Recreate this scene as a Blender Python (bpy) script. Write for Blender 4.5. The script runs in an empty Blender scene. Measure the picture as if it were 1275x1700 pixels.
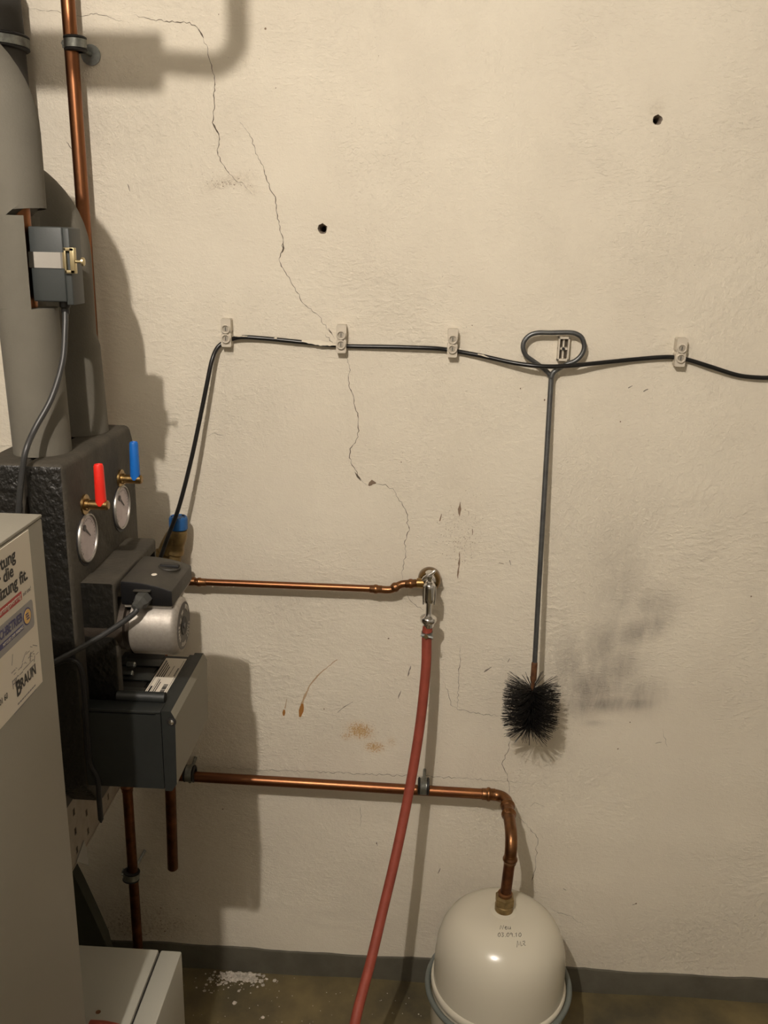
import bpy, bmesh, math, random
from mathutils import Vector, Matrix
import numpy as np
random.seed(7)
PI = math.pi
sc = bpy.context.scene

# ------------------------------------------------------------ camera
CAM = Vector((0, -1.75, 1.684)); FPX = 1500.0
def cam_axes(yaw, pitch, roll):
    cy, sy, cp, sp, cr, sr = math.cos(yaw), math.sin(yaw), math.cos(pitch), math.sin(pitch), math.cos(roll), math.sin(roll)
    f = Vector((sy*cp, cy*cp, -sp)); r = Vector((cy, -sy, 0)); u = r.cross(f)
    return r*cr+u*sr, -r*sr+u*cr, f
CR, CU, CF = cam_axes(math.radians(-2.5), math.radians(16.65), math.radians(1.45))
cd = bpy.data.cameras.new('camera'); cam = bpy.data.objects.new('camera', cd)
sc.collection.objects.link(cam); sc.camera = cam
cd.sensor_fit = 'HORIZONTAL'; cd.sensor_width = 36; cd.lens = FPX/1275*36; cd.clip_start = .02
cam.matrix_world = Matrix(((CR.x, CU.x, -CF.x, CAM.x), (CR.y, CU.y, -CF.y, CAM.y), (CR.z, CU.z, -CF.z, CAM.z), (0, 0, 0, 1)))

# ------------------------------------------------------------ world, lamp, exposure
w = bpy.data.worlds.new('world'); sc.world = w; w.use_nodes = True
w.node_tree.nodes['Background'].inputs[0].default_value = (.9, .85, .75, 1)
w.node_tree.nodes['Background'].inputs[1].default_value = .0
LAMP = Vector((-.405, -1.91, 2.56))
ld = bpy.data.lights.new('ceiling_lamp', 'POINT'); lo = bpy.data.objects.new('ceiling_lamp', ld)
sc.collection.objects.link(lo); lo.location = LAMP
ld.energy = 109; ld.color = (1, .912, .825); ld.shadow_soft_size = .017
sc.view_settings.view_transform = 'Standard'; sc.view_settings.look = 'None'
sc.view_settings.gamma = 1; sc.view_settings.use_curve_mapping = False
sc.view_settings.exposure = 0.0

# ------------------------------------------------------------ measuring helpers (sight line cut by a real plane)
def ray(px, py): return CF + CR*((px-637.5)/FPX) - CU*((py-850)/FPX)
def PY(px, py, Y=0.0):
    d = ray(px, py); return CAM + d*((Y-CAM.y)/d.y)
def PX(px, py, X):
    d = ray(px, py); return CAM + d*((X-CAM.x)/d.x)
def PZ(px, py, Z):
    d = ray(px, py); return CAM + d*((Z-CAM.z)/d.z)

# ------------------------------------------------------------ materials
MATS = {}
def mat(name, col, rough=.5, metal=0, bump=0, bscale=60, var=0, vscale=20, col2=None, spec=.5, coat=0, stretch=(1, 1, 1), emit=None):
    if name in MATS: return MATS[name]
    m = bpy.data.materials.new(name); m.use_nodes = True; nt = m.node_tree; N = nt.nodes; L = nt.links
    b = N['Principled BSDF']
    b.inputs['Base Color'].default_value = (*col, 1); b.inputs['Roughness'].default_value = rough
    b.inputs['Metallic'].default_value = metal; b.inputs['Specular IOR Level'].default_value = spec
    b.inputs['Coat Weight'].default_value = coat; b.inputs['Coat Roughness'].default_value = .25
    if bump or var:
        g = N.new('ShaderNodeNewGeometry'); mp = N.new('ShaderNodeMapping'); mp.inputs['Scale'].default_value = stretch
        L.new(g.outputs['Position'], mp.inputs['Vector'])
    if var:
        n = N.new('ShaderNodeTexNoise'); n.inputs['Scale'].default_value = vscale; n.inputs['Detail'].default_value = 8; n.inputs['Roughness'].default_value = .6
        L.new(mp.outputs[0], n.inputs['Vector'])
        r = N.new('ShaderNodeMapRange'); r.inputs[1].default_value = .35; r.inputs[2].default_value = .65
        L.new(n.outputs['Fac'], r.inputs[0])
        mx = N.new('ShaderNodeMix'); mx.data_type = 'RGBA'
        c2 = col2 or tuple(c*(1-var) for c in col)
        mx.inputs[6].default_value = (*col, 1); mx.inputs[7].default_value = (*c2, 1)
        L.new(r.outputs[0], mx.inputs[0]); L.new(mx.outputs[2], b.inputs['Base Color'])
        r2 = N.new('ShaderNodeMapRange'); r2.inputs[3].default_value = max(0, rough-.08); r2.inputs[4].default_value = min(1, rough+.12)
        L.new(n.outputs['Fac'], r2.inputs[0]); L.new(r2.outputs[0], b.inputs['Roughness'])
    if bump:
        n2 = N.new('ShaderNodeTexNoise'); n2.inputs['Scale'].default_value = bscale; n2.inputs['Detail'].default_value = 5
        L.new(mp.outputs[0], n2.inputs['Vector'])
        bp = N.new('ShaderNodeBump'); bp.inputs['Strength'].default_value = 1; bp.inputs['Distance'].default_value = bump
        L.new(n2.outputs['Fac'], bp.inputs['Height']); L.new(bp.outputs[0], b.inputs['Normal'])
    MATS[name] = m
    return m
copper = mat('copper', (.26, .112, .048), .34, 1, var=.5, vscale=14, col2=(.22, .09, .045), bump=.0003, bscale=25)
copper_dark = mat('dark_copper', (.26, .105, .05), .42, 1, var=.6, vscale=30, col2=(.12, .055, .03), bump=.0004, bscale=60)
fit_copper = mat('fitting_copper', (.29, .135, .055), .34, 1, var=.5, vscale=50, col2=(.2, .1, .05), bump=.0006, bscale=70)
brass = mat('brass', (.42, .28, .11), .3, 1, var=.5, vscale=60, col2=(.24, .15, .06), bump=.0004, bscale=90)
brass_old = mat('tarnished_brass', (.30, .21, .085), .42, .65, var=.5, vscale=50, col2=(.17, .115, .045), bump=.0008, bscale=90)
brass_dull = mat('dull_brass', (.24, .17, .075), .5, .6, var=.5, vscale=70, col2=(.15, .10, .045), bump=.001, bscale=120)
chrome = mat('chrome', (.72, .71, .70), .12, 1)
zinc = mat('zinc', (.40, .42, .40), .42, 1, var=.4, vscale=80)
rubber = mat('rubber', (.012, .011, .011), .55)
foam = mat('foam', (.135, .124, .098), .85, bump=.0004, bscale=300, var=.12, vscale=10)
foam_dark = mat('dark_foam', (.055, .05, .042), .75, bump=.002, bscale=16, var=.3, vscale=8)
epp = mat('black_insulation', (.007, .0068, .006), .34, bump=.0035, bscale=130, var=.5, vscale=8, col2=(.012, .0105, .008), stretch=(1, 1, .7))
epp_dusty_lit = mat('dusty_lit_insulation', (.056, .047, .033), .75, bump=.0012, bscale=120, var=.35, vscale=18)  # dust on the shells; on the cradle side it paints a lit strip
red_pl = mat('red_plastic', (.72, .022, .012), .4)
blue_pl = mat('blue_plastic', (.008, .13, .48), .4)
blue_cap = mat('blue_cap', (.012, .10, .30), .45)
hose_red = mat('red_rubber', (.30, .056, .031), .6, bump=.0002, bscale=200, var=.2, vscale=40)
cab_black = mat('black_cable', (.008, .0075, .007), .3)
cab_grey = mat('grey_cable', (.03, .03, .029), .4)
box_grey = mat('slate_plastic', (.037, .042, .041), .5, bump=.0001, bscale=500)
ctl = mat('anthracite_plastic', (.017, .019, .0175), .5, var=.2, vscale=30)
ctl_bounce = mat('beige_bounce_side', (.20, .185, .145), .55)  # anthracite cover's right face, with wall bounce light put into the colour
pumpbox = mat('charcoal_plastic', (.040, .035, .027), .5, var=.25, vscale=25)
alu = mat('cast_aluminium', (.36, .33, .29), .5, .6, bump=.00012, bscale=700, var=.15, vscale=200)
boil = mat('grey_enamel', (.245, .228, .185), .5, bump=.0001, bscale=600)
paper = mat('paper', (.70, .64, .54), .35)
ink = mat('black_ink', (.01, .009, .009), .5)
ink_grey = mat('grey_ink', (.22, .20, .19), .5)
red_ink = mat('red_ink', (.42, .02, .018), .4)
blue_ink = mat('navy_ink', (.03, .03, .14), .4)
badge_grey = mat('silver_ink', (.28, .27, .27), .35)
yellow_ink = mat('yellow_ink', (.75, .48, .14), .4)
dial_m = mat('dial', (.68, .60, .63), .5, var=.12, vscale=60)
ring_m = mat('dial_ring', (.36, .34, .31), .38, .8)
needle_m = mat('needle', (.10, .09, .095), .5)
vessel_m = mat('white_enamel', (.60, .56, .45), .22, bump=.0003, bscale=18, coat=.3)
rim_m = mat('grey_rim', (.13, .145, .13), .45, bump=.0004, bscale=80)
clip_m = mat('cream_plastic', (.60, .54, .44), .5, bump=.0004, bscale=200)
rod_m = mat('rod_steel', (.16, .165, .165), .4, .8, var=.3, vscale=40)
rust_m = mat('rusty_steel', (.16, .065, .025), .7, .3, var=.5, vscale=100)
bristle_m = mat('bristles', (.016, .0145, .013), .38)
plate_m = mat('plate_steel', (.26, .22, .17), .5, .3, var=.2, vscale=30)
hole_m = mat('hole_dark', (.02, .012, .008), .9)
crack_m = mat('crack_dirt', (.11, .085, .06), .9)
spall_m = mat('bare_plaster', (.26, .21, .16), .95, bump=.002, bscale=150)
mark_m = mat('scuff_brown', (.24, .17, .115), .9)
rustmark_m = mat('rust_run', (.36, .155, .03), .7)
rustfade_m = mat('faint_rust_run', (.50, .36, .22), .8)
soot_m = mat('scuff_grey', (.22, .19, .155), .9)
skirt_m = mat('skirting_paint', (.115, .105, .078), .55, var=.3, vscale=12, bump=.0015, bscale=25)
crumb_m = mat('plaster_crumb', (.62, .56, .47), .9, var=.4, vscale=60)
flake_m = mat('paint_fleck', (.66, .60, .48), .6)
cabinet_m = mat('cabinet_enamel', (.33, .32, .27), .4, bump=.0002, bscale=30)

# ------------------------------------------------------------ object helpers
ORG = {}
COL = sc.collection
def props(o, label=None, cat=None, group=None, kind=None):
    if label: o['label'] = label
    if cat: o['category'] = cat
    if group: o['group'] = group
    if kind: o['kind'] = kind
    return o
def thing(name, loc, label, cat, group=None):
    o = bpy.data.objects.new(name, None); COL.objects.link(o); o.empty_display_size = .02
    o.location = loc; ORG[o.name] = Vector(loc)
    return props(o, label, cat, group)
def obj(name, bm, m, parent=None, smooth=True, angle=35, org=None, recalc=True):
    if recalc: bmesh.ops.recalc_face_normals(bm, faces=bm.faces[:])
    me = bpy.data.meshes.new(name)
    if parent is not None: O = ORG[parent.name]
    elif org is not None: O = Vector(org)
    else:
        c = [v.co for v in bm.verts]
        O = Vector(((min(v.x for v in c)+max(v.x for v in c))/2, (min(v.y for v in c)+max(v.y for v in c))/2, min(v.z for v in c)))
    bmesh.ops.translate(bm, verts=bm.verts[:], vec=-O)
    bm.to_mesh(me); bm.free()
    for i in (m if isinstance(m, (list, tuple)) else [m]): me.materials.append(i)
    if smooth:
        me.polygons.foreach_set('use_smooth', [True]*len(me.polygons)); me.set_sharp_from_angle(angle=math.radians(angle))
    o = bpy.data.objects.new(name, me); COL.objects.link(o)
    if parent is not None: o.parent = parent
    else: o.location = O
    ORG[o.name] = O
    return o
def B(): return bmesh.new()
def box(bm, lo, hi, bev=0, seg=2, mi=0):
    lo = Vector(lo); hi = Vector(hi)
    r = bmesh.ops.create_cube(bm, size=1); vs = r['verts']
    for v in vs: v.co = Vector(((lo.x+hi.x)/2+v.co.x*(hi.x-lo.x), (lo.y+hi.y)/2+v.co.y*(hi.y-lo.y), (lo.z+hi.z)/2+v.co.z*(hi.z-lo.z)))
    fs = set(f for v in vs for f in v.link_faces)
    for f in fs: f.material_index = mi
    if bev:
        es = list(set(e for v in vs for e in v.link_edges))
        bmesh.ops.bevel(bm, geom=es, offset=bev, segments=seg, affect='EDGES', profile=.5, clamp_overlap=True)
    return bm
def frame_for(d):
    d = d.normalized(); a = Vector((0, 0, 1)) if abs(d.z) < .9 else Vector((1, 0, 0))
    u = a.cross(d).normalized(); return u, d.cross(u).normalized()
def sweep(bm, pts, rad, n=14, cap=True, mi=0):
    pts = [Vector(p) for p in pts]
    if not isinstance(rad, (list, tuple)): rad = [rad]*len(pts)
    T = []
    for i in range(len(pts)):
        a = pts[max(0, i-1)]; b = pts[min(len(pts)-1, i+1)]; T.append((b-a).normalized())
    u, v = frame_for(T[0]); rings = []
    for i, p in enumerate(pts):
        if i:
            ax = T[i-1].cross(T[i]); 
            if ax.length > 1e-7:
                q = Matrix.Rotation(T[i-1].angle(T[i]), 3, ax.normalized()); u = q@u; v = q@v
        rings.append([bm.verts.new(p+(u*math.cos(2*PI*k/n)+v*math.sin(2*PI*k/n))*rad[i]) for k in range(n)])
    for a, b in zip(rings, rings[1:]):
        for k in range(n):
            f = bm.faces.new((a[k], a[(k+1) % n], b[(k+1) % n], b[k])); f.material_index = mi
    if cap:
        f = bm.faces.new(rings[0][::-1]); f.material_index = mi
        f = bm.faces.new(rings[-1]); f.material_index = mi
    return bm
def lathe(bm, prof, org, axis=(0, 0, 1), n=32, mi=0):
    """prof: list of (radius, height along axis)"""
    axis = Vector(axis).normalized(); org = Vector(org); u, v = frame_for(axis); rings = []
    for r, h in prof:
        c = org+axis*h
        if r < 1e-6: rings.append([bm.verts.new(c)])
        else: rings.append([bm.verts.new(c+(u*math.cos(2*PI*k/n)+v*math.sin(2*PI*k/n))*r) for k in range(n)])
    for a, b in zip(rings, rings[1:]):
        for k in range(n):
            k2 = (k+1) % n
            if len(a) == 1 and len(b) == 1: continue
            if len(a) == 1: f = bm.faces.new((a[0], b[k2], b[k]))
            elif len(b) == 1: f = bm.faces.new((a[k], a[k2], b[0]))
            else: f = bm.faces.new((a[k], a[k2], b[k2], b[k]))
            f.material_index = mi
    for rg in (rings[0], rings[-1]):
        if len(rg) > 2:
            f = bm.faces.new(rg); f.material_index = mi
    return bm
def smooth_path(pts, k=8):
    pts = [Vector(p) for p in pts]; out = []
    P = [pts[0]*2-pts[1]]+pts+[pts[-1]*2-pts[-2]]
    for i in range(1, len(P)-2):
        p0, p1, p2, p3 = P[i-1:i+3]
        for j in range(k):
            t = j/k
            out.append(.5*((2*p1)+(p2-p0)*t+(2*p0-5*p1+4*p2-p3)*t*t+(3*p1-p0-3*p2+p3)*t**3))
    out.append(pts[-1]); return out
def arc(c, a, b, n=10):
    """quarter bend around corner c from point a to point b"""
    c, a, b = Vector(c), Vector(a), Vector(b); o = a+b-c; A = a-o; Bv = b-o
    return [o+A*math.cos(t*PI/2/n)+Bv*math.sin(t*PI/2/n) for t in range(n+1)]
def torus(bm, c, axis, R, r, n=32, m=10):
    axis = Vector(axis).normalized(); u, v = frame_for(axis); c = Vector(c); rg = []
    for i in range(n):
        t = 2*PI*i/n; d = u*math.cos(t)+v*math.sin(t)
        rg.append([bm.verts.new(c+d*(R+r*math.cos(2*PI*j/m))+axis*(r*math.sin(2*PI*j/m))) for j in range(m)])
    for i in range(n):
        for j in range(m):
            bm.faces.new((rg[i][j], rg[(i+1) % n][j], rg[(i+1) % n][(j+1) % m], rg[i][(j+1) % m]))
    return bm
def prism(bm, poly, d):
    """poly: list of Vectors (planar), extruded by vector d"""
    a = [bm.verts.new(Vector(p)) for p in poly]; b = [bm.verts.new(Vector(p)+Vector(d)) for p in poly]; n = len(a)
    bm.faces.new(a); bm.faces.new(b[::-1])
    for i in range(n): bm.faces.new((a[i], a[(i+1) % n], b[(i+1) % n], b[i]))
    return bm
def struct(o): o['kind'] = 'structure'; return o

# ------------------------------------------------------------ the wall (fine grid with real drill holes)
def lines(a, b, step, far0, far1):
    n = int(round((b-a)/step)); return [far0]+[a+i*step for i in range(n+1)]+[far1]
ST = .006
gx = lines(-1.05, .99, ST, -1.3, 1.6); gz = lines(-.006, 2.16, ST, -.05, 2.72)
gz[0] = -.02
holes = []
for (px, py, r) in ((538, 379, .0066), (1092, 198, .0060)):
    p = PY(px, py); i = min(range(len(gx)), key=lambda k: abs(gx[k]-p.x)); j = min(range(len(gz)), key=lambda k: abs(gz[k]-p.z))
    holes.append((i, j, r))
NX, NZ = len(gx), len(gz)
X, Z = np.meshgrid(np.array(gx), np.array(gz))
verts = np.stack([X.ravel(), np.zeros(X.size), Z.ravel()], 1)
skip = set()
for (i, j, r) in holes:
    for a in range(i-2, i+2):
        for b_ in range(j-2, j+2): skip.add((a, b_))
faces = []
for j in range(NZ-1):
    for i in range(NX-1):
        if (i, j) in skip: continue
        faces.append((j*NX+i, j*NX+i+1, (j+1)*NX+i+1, (j+1)*NX+i))
verts = [tuple(v) for v in verts]; fmat = [0]*len(faces)
rg = random.Random(3)
for (i, j, r) in holes:
    loop = [(i-2+k, j-2) for k in range(4)]+[(i+2, j-2+k) for k in range(4)]+[(i+2-k, j+2) for k in range(4)]+[(i-2, j+2-k) for k in range(4)]
    base = [b_*NX+a for a, b_ in loop]; c = Vector((gx[i], 0, gz[j])); prev = base
    jit = [rg.uniform(.92, 1.14) for _ in range(16)]
    for rr, y, mi in ((1.35, .0003, 0), (1.12, .004, 1), (.95, .010, 1), (.8, .035, 1)):
        cur = []
        for k, (a, b_) in enumerate(loop):
            d = (Vector((gx[a], 0, gz[b_]))-c).normalized(); q = c+d*(r*rr*(jit[k] if mi == 0 or rr > 1 else 1)); q.y = y
            cur.append(len(verts)); verts.append(tuple(q))
        for k in range(16):
            faces.append((prev[k], prev[(k+1) % 16], cur[(k+1) % 16], cur[k])); fmat.append(mi)
        prev = cur
    faces.append(tuple(prev)); fmat.append(2)
me = bpy.data.meshes.new('wall_back'); me.from_pydata(verts, [], faces)
V = np.array(verts)
mk = np.zeros((len(V), 4)); mk[:, 3] = 1
def blob(px, py, rx, ry, amt, ch, ang=0.0, soft=1.0):
    """a stain at a place on the wall; radii in metres"""
    c = PY(px, py); dx = V[:, 0]-c.x; dz = V[:, 2]-c.z; ca, sa = math.cos(ang), math.sin(ang)
    a = (dx*ca+dz*sa)/rx; b_ = (-dx*sa+dz*ca)/ry
    mk[:, ch] = np.maximum(mk[:, ch], amt*np.exp(-(a*a+b_*b_)**soft))
# soot smudges beside the brush
for s in ((985, 1140, .062, .050, .95, .3), (1000, 1070, .038, .070, .75, -.15), (1065, 1045, .062, .030, .85, .55), (1010, 1168, .085, .020, 1.0, .08), (1020, 1110, .06, .05, .7, .5),
          (1060, 1150, .055, .045, .6, 0), (1028, 990, .045, .085, .50, -.2), (1085, 1010, .05, .045, .55, .3), (945, 1105, .035, .07, .6, 0), (1020, 920, .05, .07, .25, 0),
          (965, 1170, .04, .03, .8, 0), (1055, 1168, .045, .018, .9, .15), (985, 1200, .03, .008, .4, 0)):
    blob(s[0], s[1], s[2], s[3], s[4], 0, s[5])
for s in ((598, 1213, .030, .020, 1, -.2), (622, 1240, .024, .014, .9, 0), (650, 1232, .012, .016, .5, 0), (575, 1222, .015, .012, .6, 0)):
    blob(s[0], s[1], s[2], s[3], s[4], 1, s[5])
# grime and thin brown smears
for s in ((385, 300, .040, .010, .8, .2), (355, 308, .02, .009, .9, .2), (415, 312, .02, .01, .6, -.5), (765, 850, .05, .10, .22, 0), (770, 905, .03, .03, .4, 0),
          (230, 1520, .10, .05, 1.0, 0), (170, 1530, .09, .06, 1.0, 0), (300, 1470, .14, .06, .35, 0), (210, 1430, .08, .10, .3, 0), (640, 1345, .05, .03, .15, 0),
          (680, 990, .04, .03, .18, 0), (408, 100, .006, .02, .5, 0), (1090, 185, .012, .016, .7, 0), (600, 780, .09, .05, .18, 0), (300, 1330, .18, .10, .25, 0)):
    blob(s[0], s[1], s[2], s[3], s[4], 2, s[5])
for s in ((225, 1540, .12, .03, 1.6, 0), (290, 1535, .05, .025, 1.3, 0)): blob(s[0], s[1], s[2], s[3], s[4], 2, s[5])
ca = me.color_attributes.new('stain', 'FLOAT_COLOR', 'POINT'); ca.data.foreach_set('color', mk.ravel())
wm = bpy.data.materials.new('plaster'); wm.use_nodes = True; nt = wm.node_tree; N = nt.nodes; L = nt.links; bs = N['Principled BSDF']
bs.inputs['Roughness'].default_value = .8; bs.inputs['Specular IOR Level'].default_value = .35
tc = N.new('ShaderNodeNewGeometry')
def noise(scale, det=6, rough=.6, stretch=None, dist=0):
    n = N.new('ShaderNodeTexNoise'); n.inputs['Scale'].default_value = scale; n.inputs['Detail'].default_value = det
    n.inputs['Roughness'].default_value = rough; n.inputs['Distortion'].default_value = dist
    if stretch:
        m = N.new('ShaderNodeMapping'); m.inputs['Scale'].default_value = stretch[0]; m.inputs['Rotation'].default_value = stretch[1]
        L.new(tc.outputs['Position'], m.inputs[0]); L.new(m.outputs[0], n.inputs['Vector'])
    else: L.new(tc.outputs['Position'], n.inputs['Vector'])
    return n.outputs['Fac']
def rng(s, a, b_, c=0, d=1):
    n = N.new('ShaderNodeMapRange'); L.new(s, n.inputs[0])
    for k, v in zip((1, 2, 3, 4), (a, b_, c, d)): n.inputs[k].default_value = v
    return n.outputs[0]
def mth(op, a, b_=None):
    n = N.new('ShaderNodeMath'); n.operation = op
    for k, v in ((0, a), (1, b_)):
        if v is None: continue
        if isinstance(v, (int, float)): n.inputs[k].default_value = v
        else: L.new(v, n.inputs[k])
    return n.outputs[0]
def mix(f, a, b_):
    n = N.new('ShaderNodeMix'); n.data_type = 'RGBA'
    if isinstance(f, (int, float)): n.inputs[0].default_value = f
    else: L.new(f, n.inputs[0])
    for k, v in ((6, a), (7, b_)):
        if isinstance(v, tuple): n.inputs[k].default_value = (*v, 1)
        else: L.new(v, n.inputs[k])
    return n.outputs[2]
WALL_A = (.80, .735, .605); WALL_B = (.73, .665, .545)
c = mix(rng(noise(3.5, 5), .35, .68), WALL_A, WALL_B)
c = mix(mth('MULTIPLY', rng(noise(26, 8, .7), .52, .72), .09), c, (.60, .52, .40))
at = N.new('ShaderNodeAttribute'); at.attribute_name = 'stain'; sp = N.new('ShaderNodeSeparateColor'); L.new(at.outputs['Color'], sp.inputs[0])
sootn = mth('MULTIPLY', rng(noise(13, 10, .68, ((1.7, 1, .5), (0, .3, 0)), .8), .32, .60), rng(noise(60, 6), .2, .55, .65, 1))
c = mix(mth('MULTIPLY', mth('MULTIPLY', sp.outputs[0], mth('ADD', mth('MULTIPLY', sootn, .7), .38)), .82), c, (.20, .175, .15))
rustn = rng(mth('ADD', noise(260, 5, .7), mth('MULTIPLY', sp.outputs[1], .22)), .60, .70)
c = mix(mth('MULTIPLY', mth('MULTIPLY', rng(sp.outputs[1], .12, .5), rustn), .8), c, (.50, .27, .07))
c = mix(mth('MULTIPLY', rng(sp.outputs[1], .1, 1), .30), c, (.62, .42, .19))
dirt = rng(noise(150, 8, .75), .47, .66)
c = mix(mth('MULTIPLY', mth('MULTIPLY', sp.outputs[2], dirt), .65), c, (.26, .19, .13))
c = mix(mth('MULTIPLY', sp.outputs[2], .22), c, (.50, .42, .30))
L.new(c, bs.inputs['Base Color'])
rough_zone = rng(noise(2.3, 3), .40, .66, .12, 1)
strokes = mix(rng(noise(1.7, 2), .47, .53), noise(70, 7, .6, ((.7, 1, 1.25), (0, -.35, 0)), .3), noise(78, 7, .62, ((1.0, 1, .8), (0, .5, 0)), .3))
h1 = mth('MULTIPLY', mth('MULTIPLY', rng(strokes, .42, .80), rough_zone), .40)
fine = mix(rng(noise(2.1, 2), .46, .54), noise(165, 5, .6, ((.55, 1, 1.35), (0, -.3, 0)), .4), noise(180, 5, .62, ((.75, 1, 1.05), (0, .45, 0)), .4))
h1 = mth('ADD', h1, mth('MULTIPLY', mth('MULTIPLY', rng(fine, .50, .74), rng(noise(3.1, 4), .38, .62, .3, 1)), .17))
h2 = mth('MULTIPLY', noise(13, 4, .5), .7)
h3 = mth('MULTIPLY', noise(300, 4, .7), .16)
hs = mth('ADD', mth('ADD', h1, h2), h3)
bp = N.new('ShaderNodeBump'); bp.inputs['Distance'].default_value = .005; bp.inputs['Strength'].default_value = 1.0
L.new(hs, bp.inputs['Height']); L.new(bp.outputs[0], bs.inputs['Normal'])
for m in (wm, spall_m, hole_m): me.materials.append(m)
me.polygons.foreach_set('material_index', fmat)
wall = bpy.data.objects.new('wall_back', me); COL.objects.link(wall); struct(wall); ORG['wall_back'] = Vector((0, 0, 0))

plain = mat('plain_plaster', (.42, .40, .36), .85, bump=.002, bscale=60, var=.12, vscale=4)
fm = mat('floor_concrete', (.175, .135, .060), .5, var=.6, vscale=6, col2=(.065, .055, .032), bump=.004, bscale=12)
def slab(name, lo, hi, m): return struct(obj(name, box(B(), lo, hi), m, smooth=False))
slab('floor', (-1.3, -3.2, -.05), (1.6, .02, 0), fm)
slab('ceiling', (-1.3, -3.2, 2.7), (1.6, .02, 2.75), plain)
slab('wall_left', (-1.36, -3.2, 0), (-1.3, .02, 2.7), plain)
slab('wall_right', (1.6, -3.2, 0), (1.66, .02, 2.7), plain)
slab('wall_front', (-1.3, -3.26, 0), (1.6, -3.2, 2.7), plain)
# painted skirting: a low cement band with a wavy top edge
bm = B(); prev = None; n = 150
rgs = random.Random(11)
for i in range(n+1):
    x = -1.3+2.9*i/n; zt = .063+.0022*math.sin(x*9)+.0012*math.sin(x*31+1)+rgs.uniform(-.0008, .0008)-.006*max(0, x-.3)
    cur = [bm.verts.new((x, -.0005, zt+.001)), bm.verts.new((x, -.005, zt)), bm.verts.new((x, -.006, zt-.004)), bm.verts.new((x, -.008-.002*math.sin(x*17), .0))]
    if prev:
        for k in range(3): bm.faces.new((prev[k], prev[k+1], cur[k+1], cur[k]))
    prev = cur
struct(obj('baseboard_back', bm, skirt_m, angle=60))

# ---- cracks, drips and chips: thin pieces let into / lying on the plaster, children of the wall
def ribbon(name, pts, width, m, jitter=1.6, y=-.0005, sub=4, seed=1, taper=True, wj=.6):
    r = random.Random(seed); P = []
    for (a, b_) in zip(pts, pts[1:]):
        P.append(a)
        L_ = math.hypot(b_[0]-a[0], b_[1]-a[1]); k = max(1, int(L_/ (14/sub*1.2)))
        nx, ny = -(b_[1]-a[1])/max(L_, 1), (b_[0]-a[0])/max(L_, 1)
        for q in range(1, k):
            t = q/k; o = r.uniform(-jitter, jitter); P.append((a[0]+(b_[0]-a[0])*t+nx*o, a[1]+(b_[1]-a[1])*t+ny*o))
    P.append(pts[-1]); W = [PY(*p) for p in P]; bm = B(); prev = None
    for i, p in enumerate(W):
        t = (W[min(i+1, len(W)-1)]-W[max(i-1, 0)]); t = Vector((t.x, 0, t.z)).normalized(); nrm = Vector((-t.z, 0, t.x))
        f = i/(len(W)-1); wd = (width(f) if callable(width) else width*(1-(abs(2*f-1)**3)*(.8 if taper else 0)))*r.uniform(1-wj, 1+wj)/2
        cur = [bm.verts.new(Vector((p.x, y, p.z))+nrm*wd), bm.verts.new(Vector((p.x, y, p.z))-nrm*wd)]
        if prev: bm.faces.new((prev[0], cur[0], cur[1], prev[1]))
        prev = cur
    for f in bm.faces:
        if f.normal.y > 0: f.normal_flip()
    return obj(name, bm, m, parent=wall, smooth=False, recalc=False)
cr = [
 ([(45, 12), (70, 18), (95, 18), (120, 28), (160, 22), (185, 30), (215, 38)], .0005),
 ([(222, 25), (255, 33), (290, 37), (315, 37), (330, 50), (338, 62)], .0010),
 ([(338, 62), (345, 85), (350, 105), (356, 130), (357, 150), (354, 185), (354, 208), (363, 222), (362, 258), (372, 275), (388, 296), (405, 306), (418, 322)], .0011),
 ([(398, 203), (414, 222), (424, 250), (438, 280), (447, 310), (458, 332), (461, 358), (468, 390), (470, 412), (463, 430), (467, 442), (480, 460), (490, 478), (505, 505), (527, 522), (545, 548), (556, 563)], .0011),
 ([(573, 590), (580, 610), (579, 640), (588, 665), (594, 690), (596, 715), (590, 735), (581, 745), (580, 760), (590, 780), (600, 797), (612, 806)], .0012),
 ([(612, 806), (622, 802), (640, 804), (655, 815), (668, 838), (677, 855), (675, 868), (680, 880), (672, 898), (673, 920), (669, 940), (668, 962)], .0010),
 ([(676, 985), (682, 998), (693, 1008), (705, 1013)], .0007),
 ([(735, 1130), (744, 1150), (748, 1170), (760, 1178), (790, 1184), (829, 1188)], .0008),
 ([(848, 1215), (846, 1232), (842, 1250), (833, 1268), (843, 1290), (845, 1318)], .0009),
 ([(340, 1272), (420, 1278), (520, 1281), (600, 1285), (672, 1287), (706, 1288), (780, 1293), (845, 1297), (880, 1301)], .0007),
 ([(860, 1355), (880, 1375), (893, 1392), (890, 1420), (888, 1445), (881, 1470)], .0008),
 ([(915, 1510), (945, 1520), (975, 1540)], .0006),
 ([(764, 1075), (762, 1120), (759, 1175)], .0008),
 ([(597, 1336), (600, 1355), (597, 1372)], .0006),
 ([(345, 724), (352, 720), (372, 722)], .0006),
 ([(540, 555), (556, 575), (562, 583)], .0008),
 ([(880, 1340), (888, 1332), (905, 1340)], .0006),
 ([(1100, 1210), (1108, 1240)], .0005),
]
for i, (p, wd) in enumerate(cr): ribbon('crack', p, wd, crack_m, seed=i, jitter=1.8)
for p, wd in (([(354, 205), (358, 214), (364, 223)], .0028), ([(330, 48), (335, 57), (338, 63)], .003), ([(589, 783), (594, 791), (599, 798)], .003),
              ([(470, 404), (471, 412), (468, 420)], .0026), ([(545, 545), (552, 556)], .0022), ([(886, 1450), (883, 1462)], .0024)):
    ribbon('crack', p, wd, crack_m, jitter=.5, seed=int(wd*1e5), y=-.0007)
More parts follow.
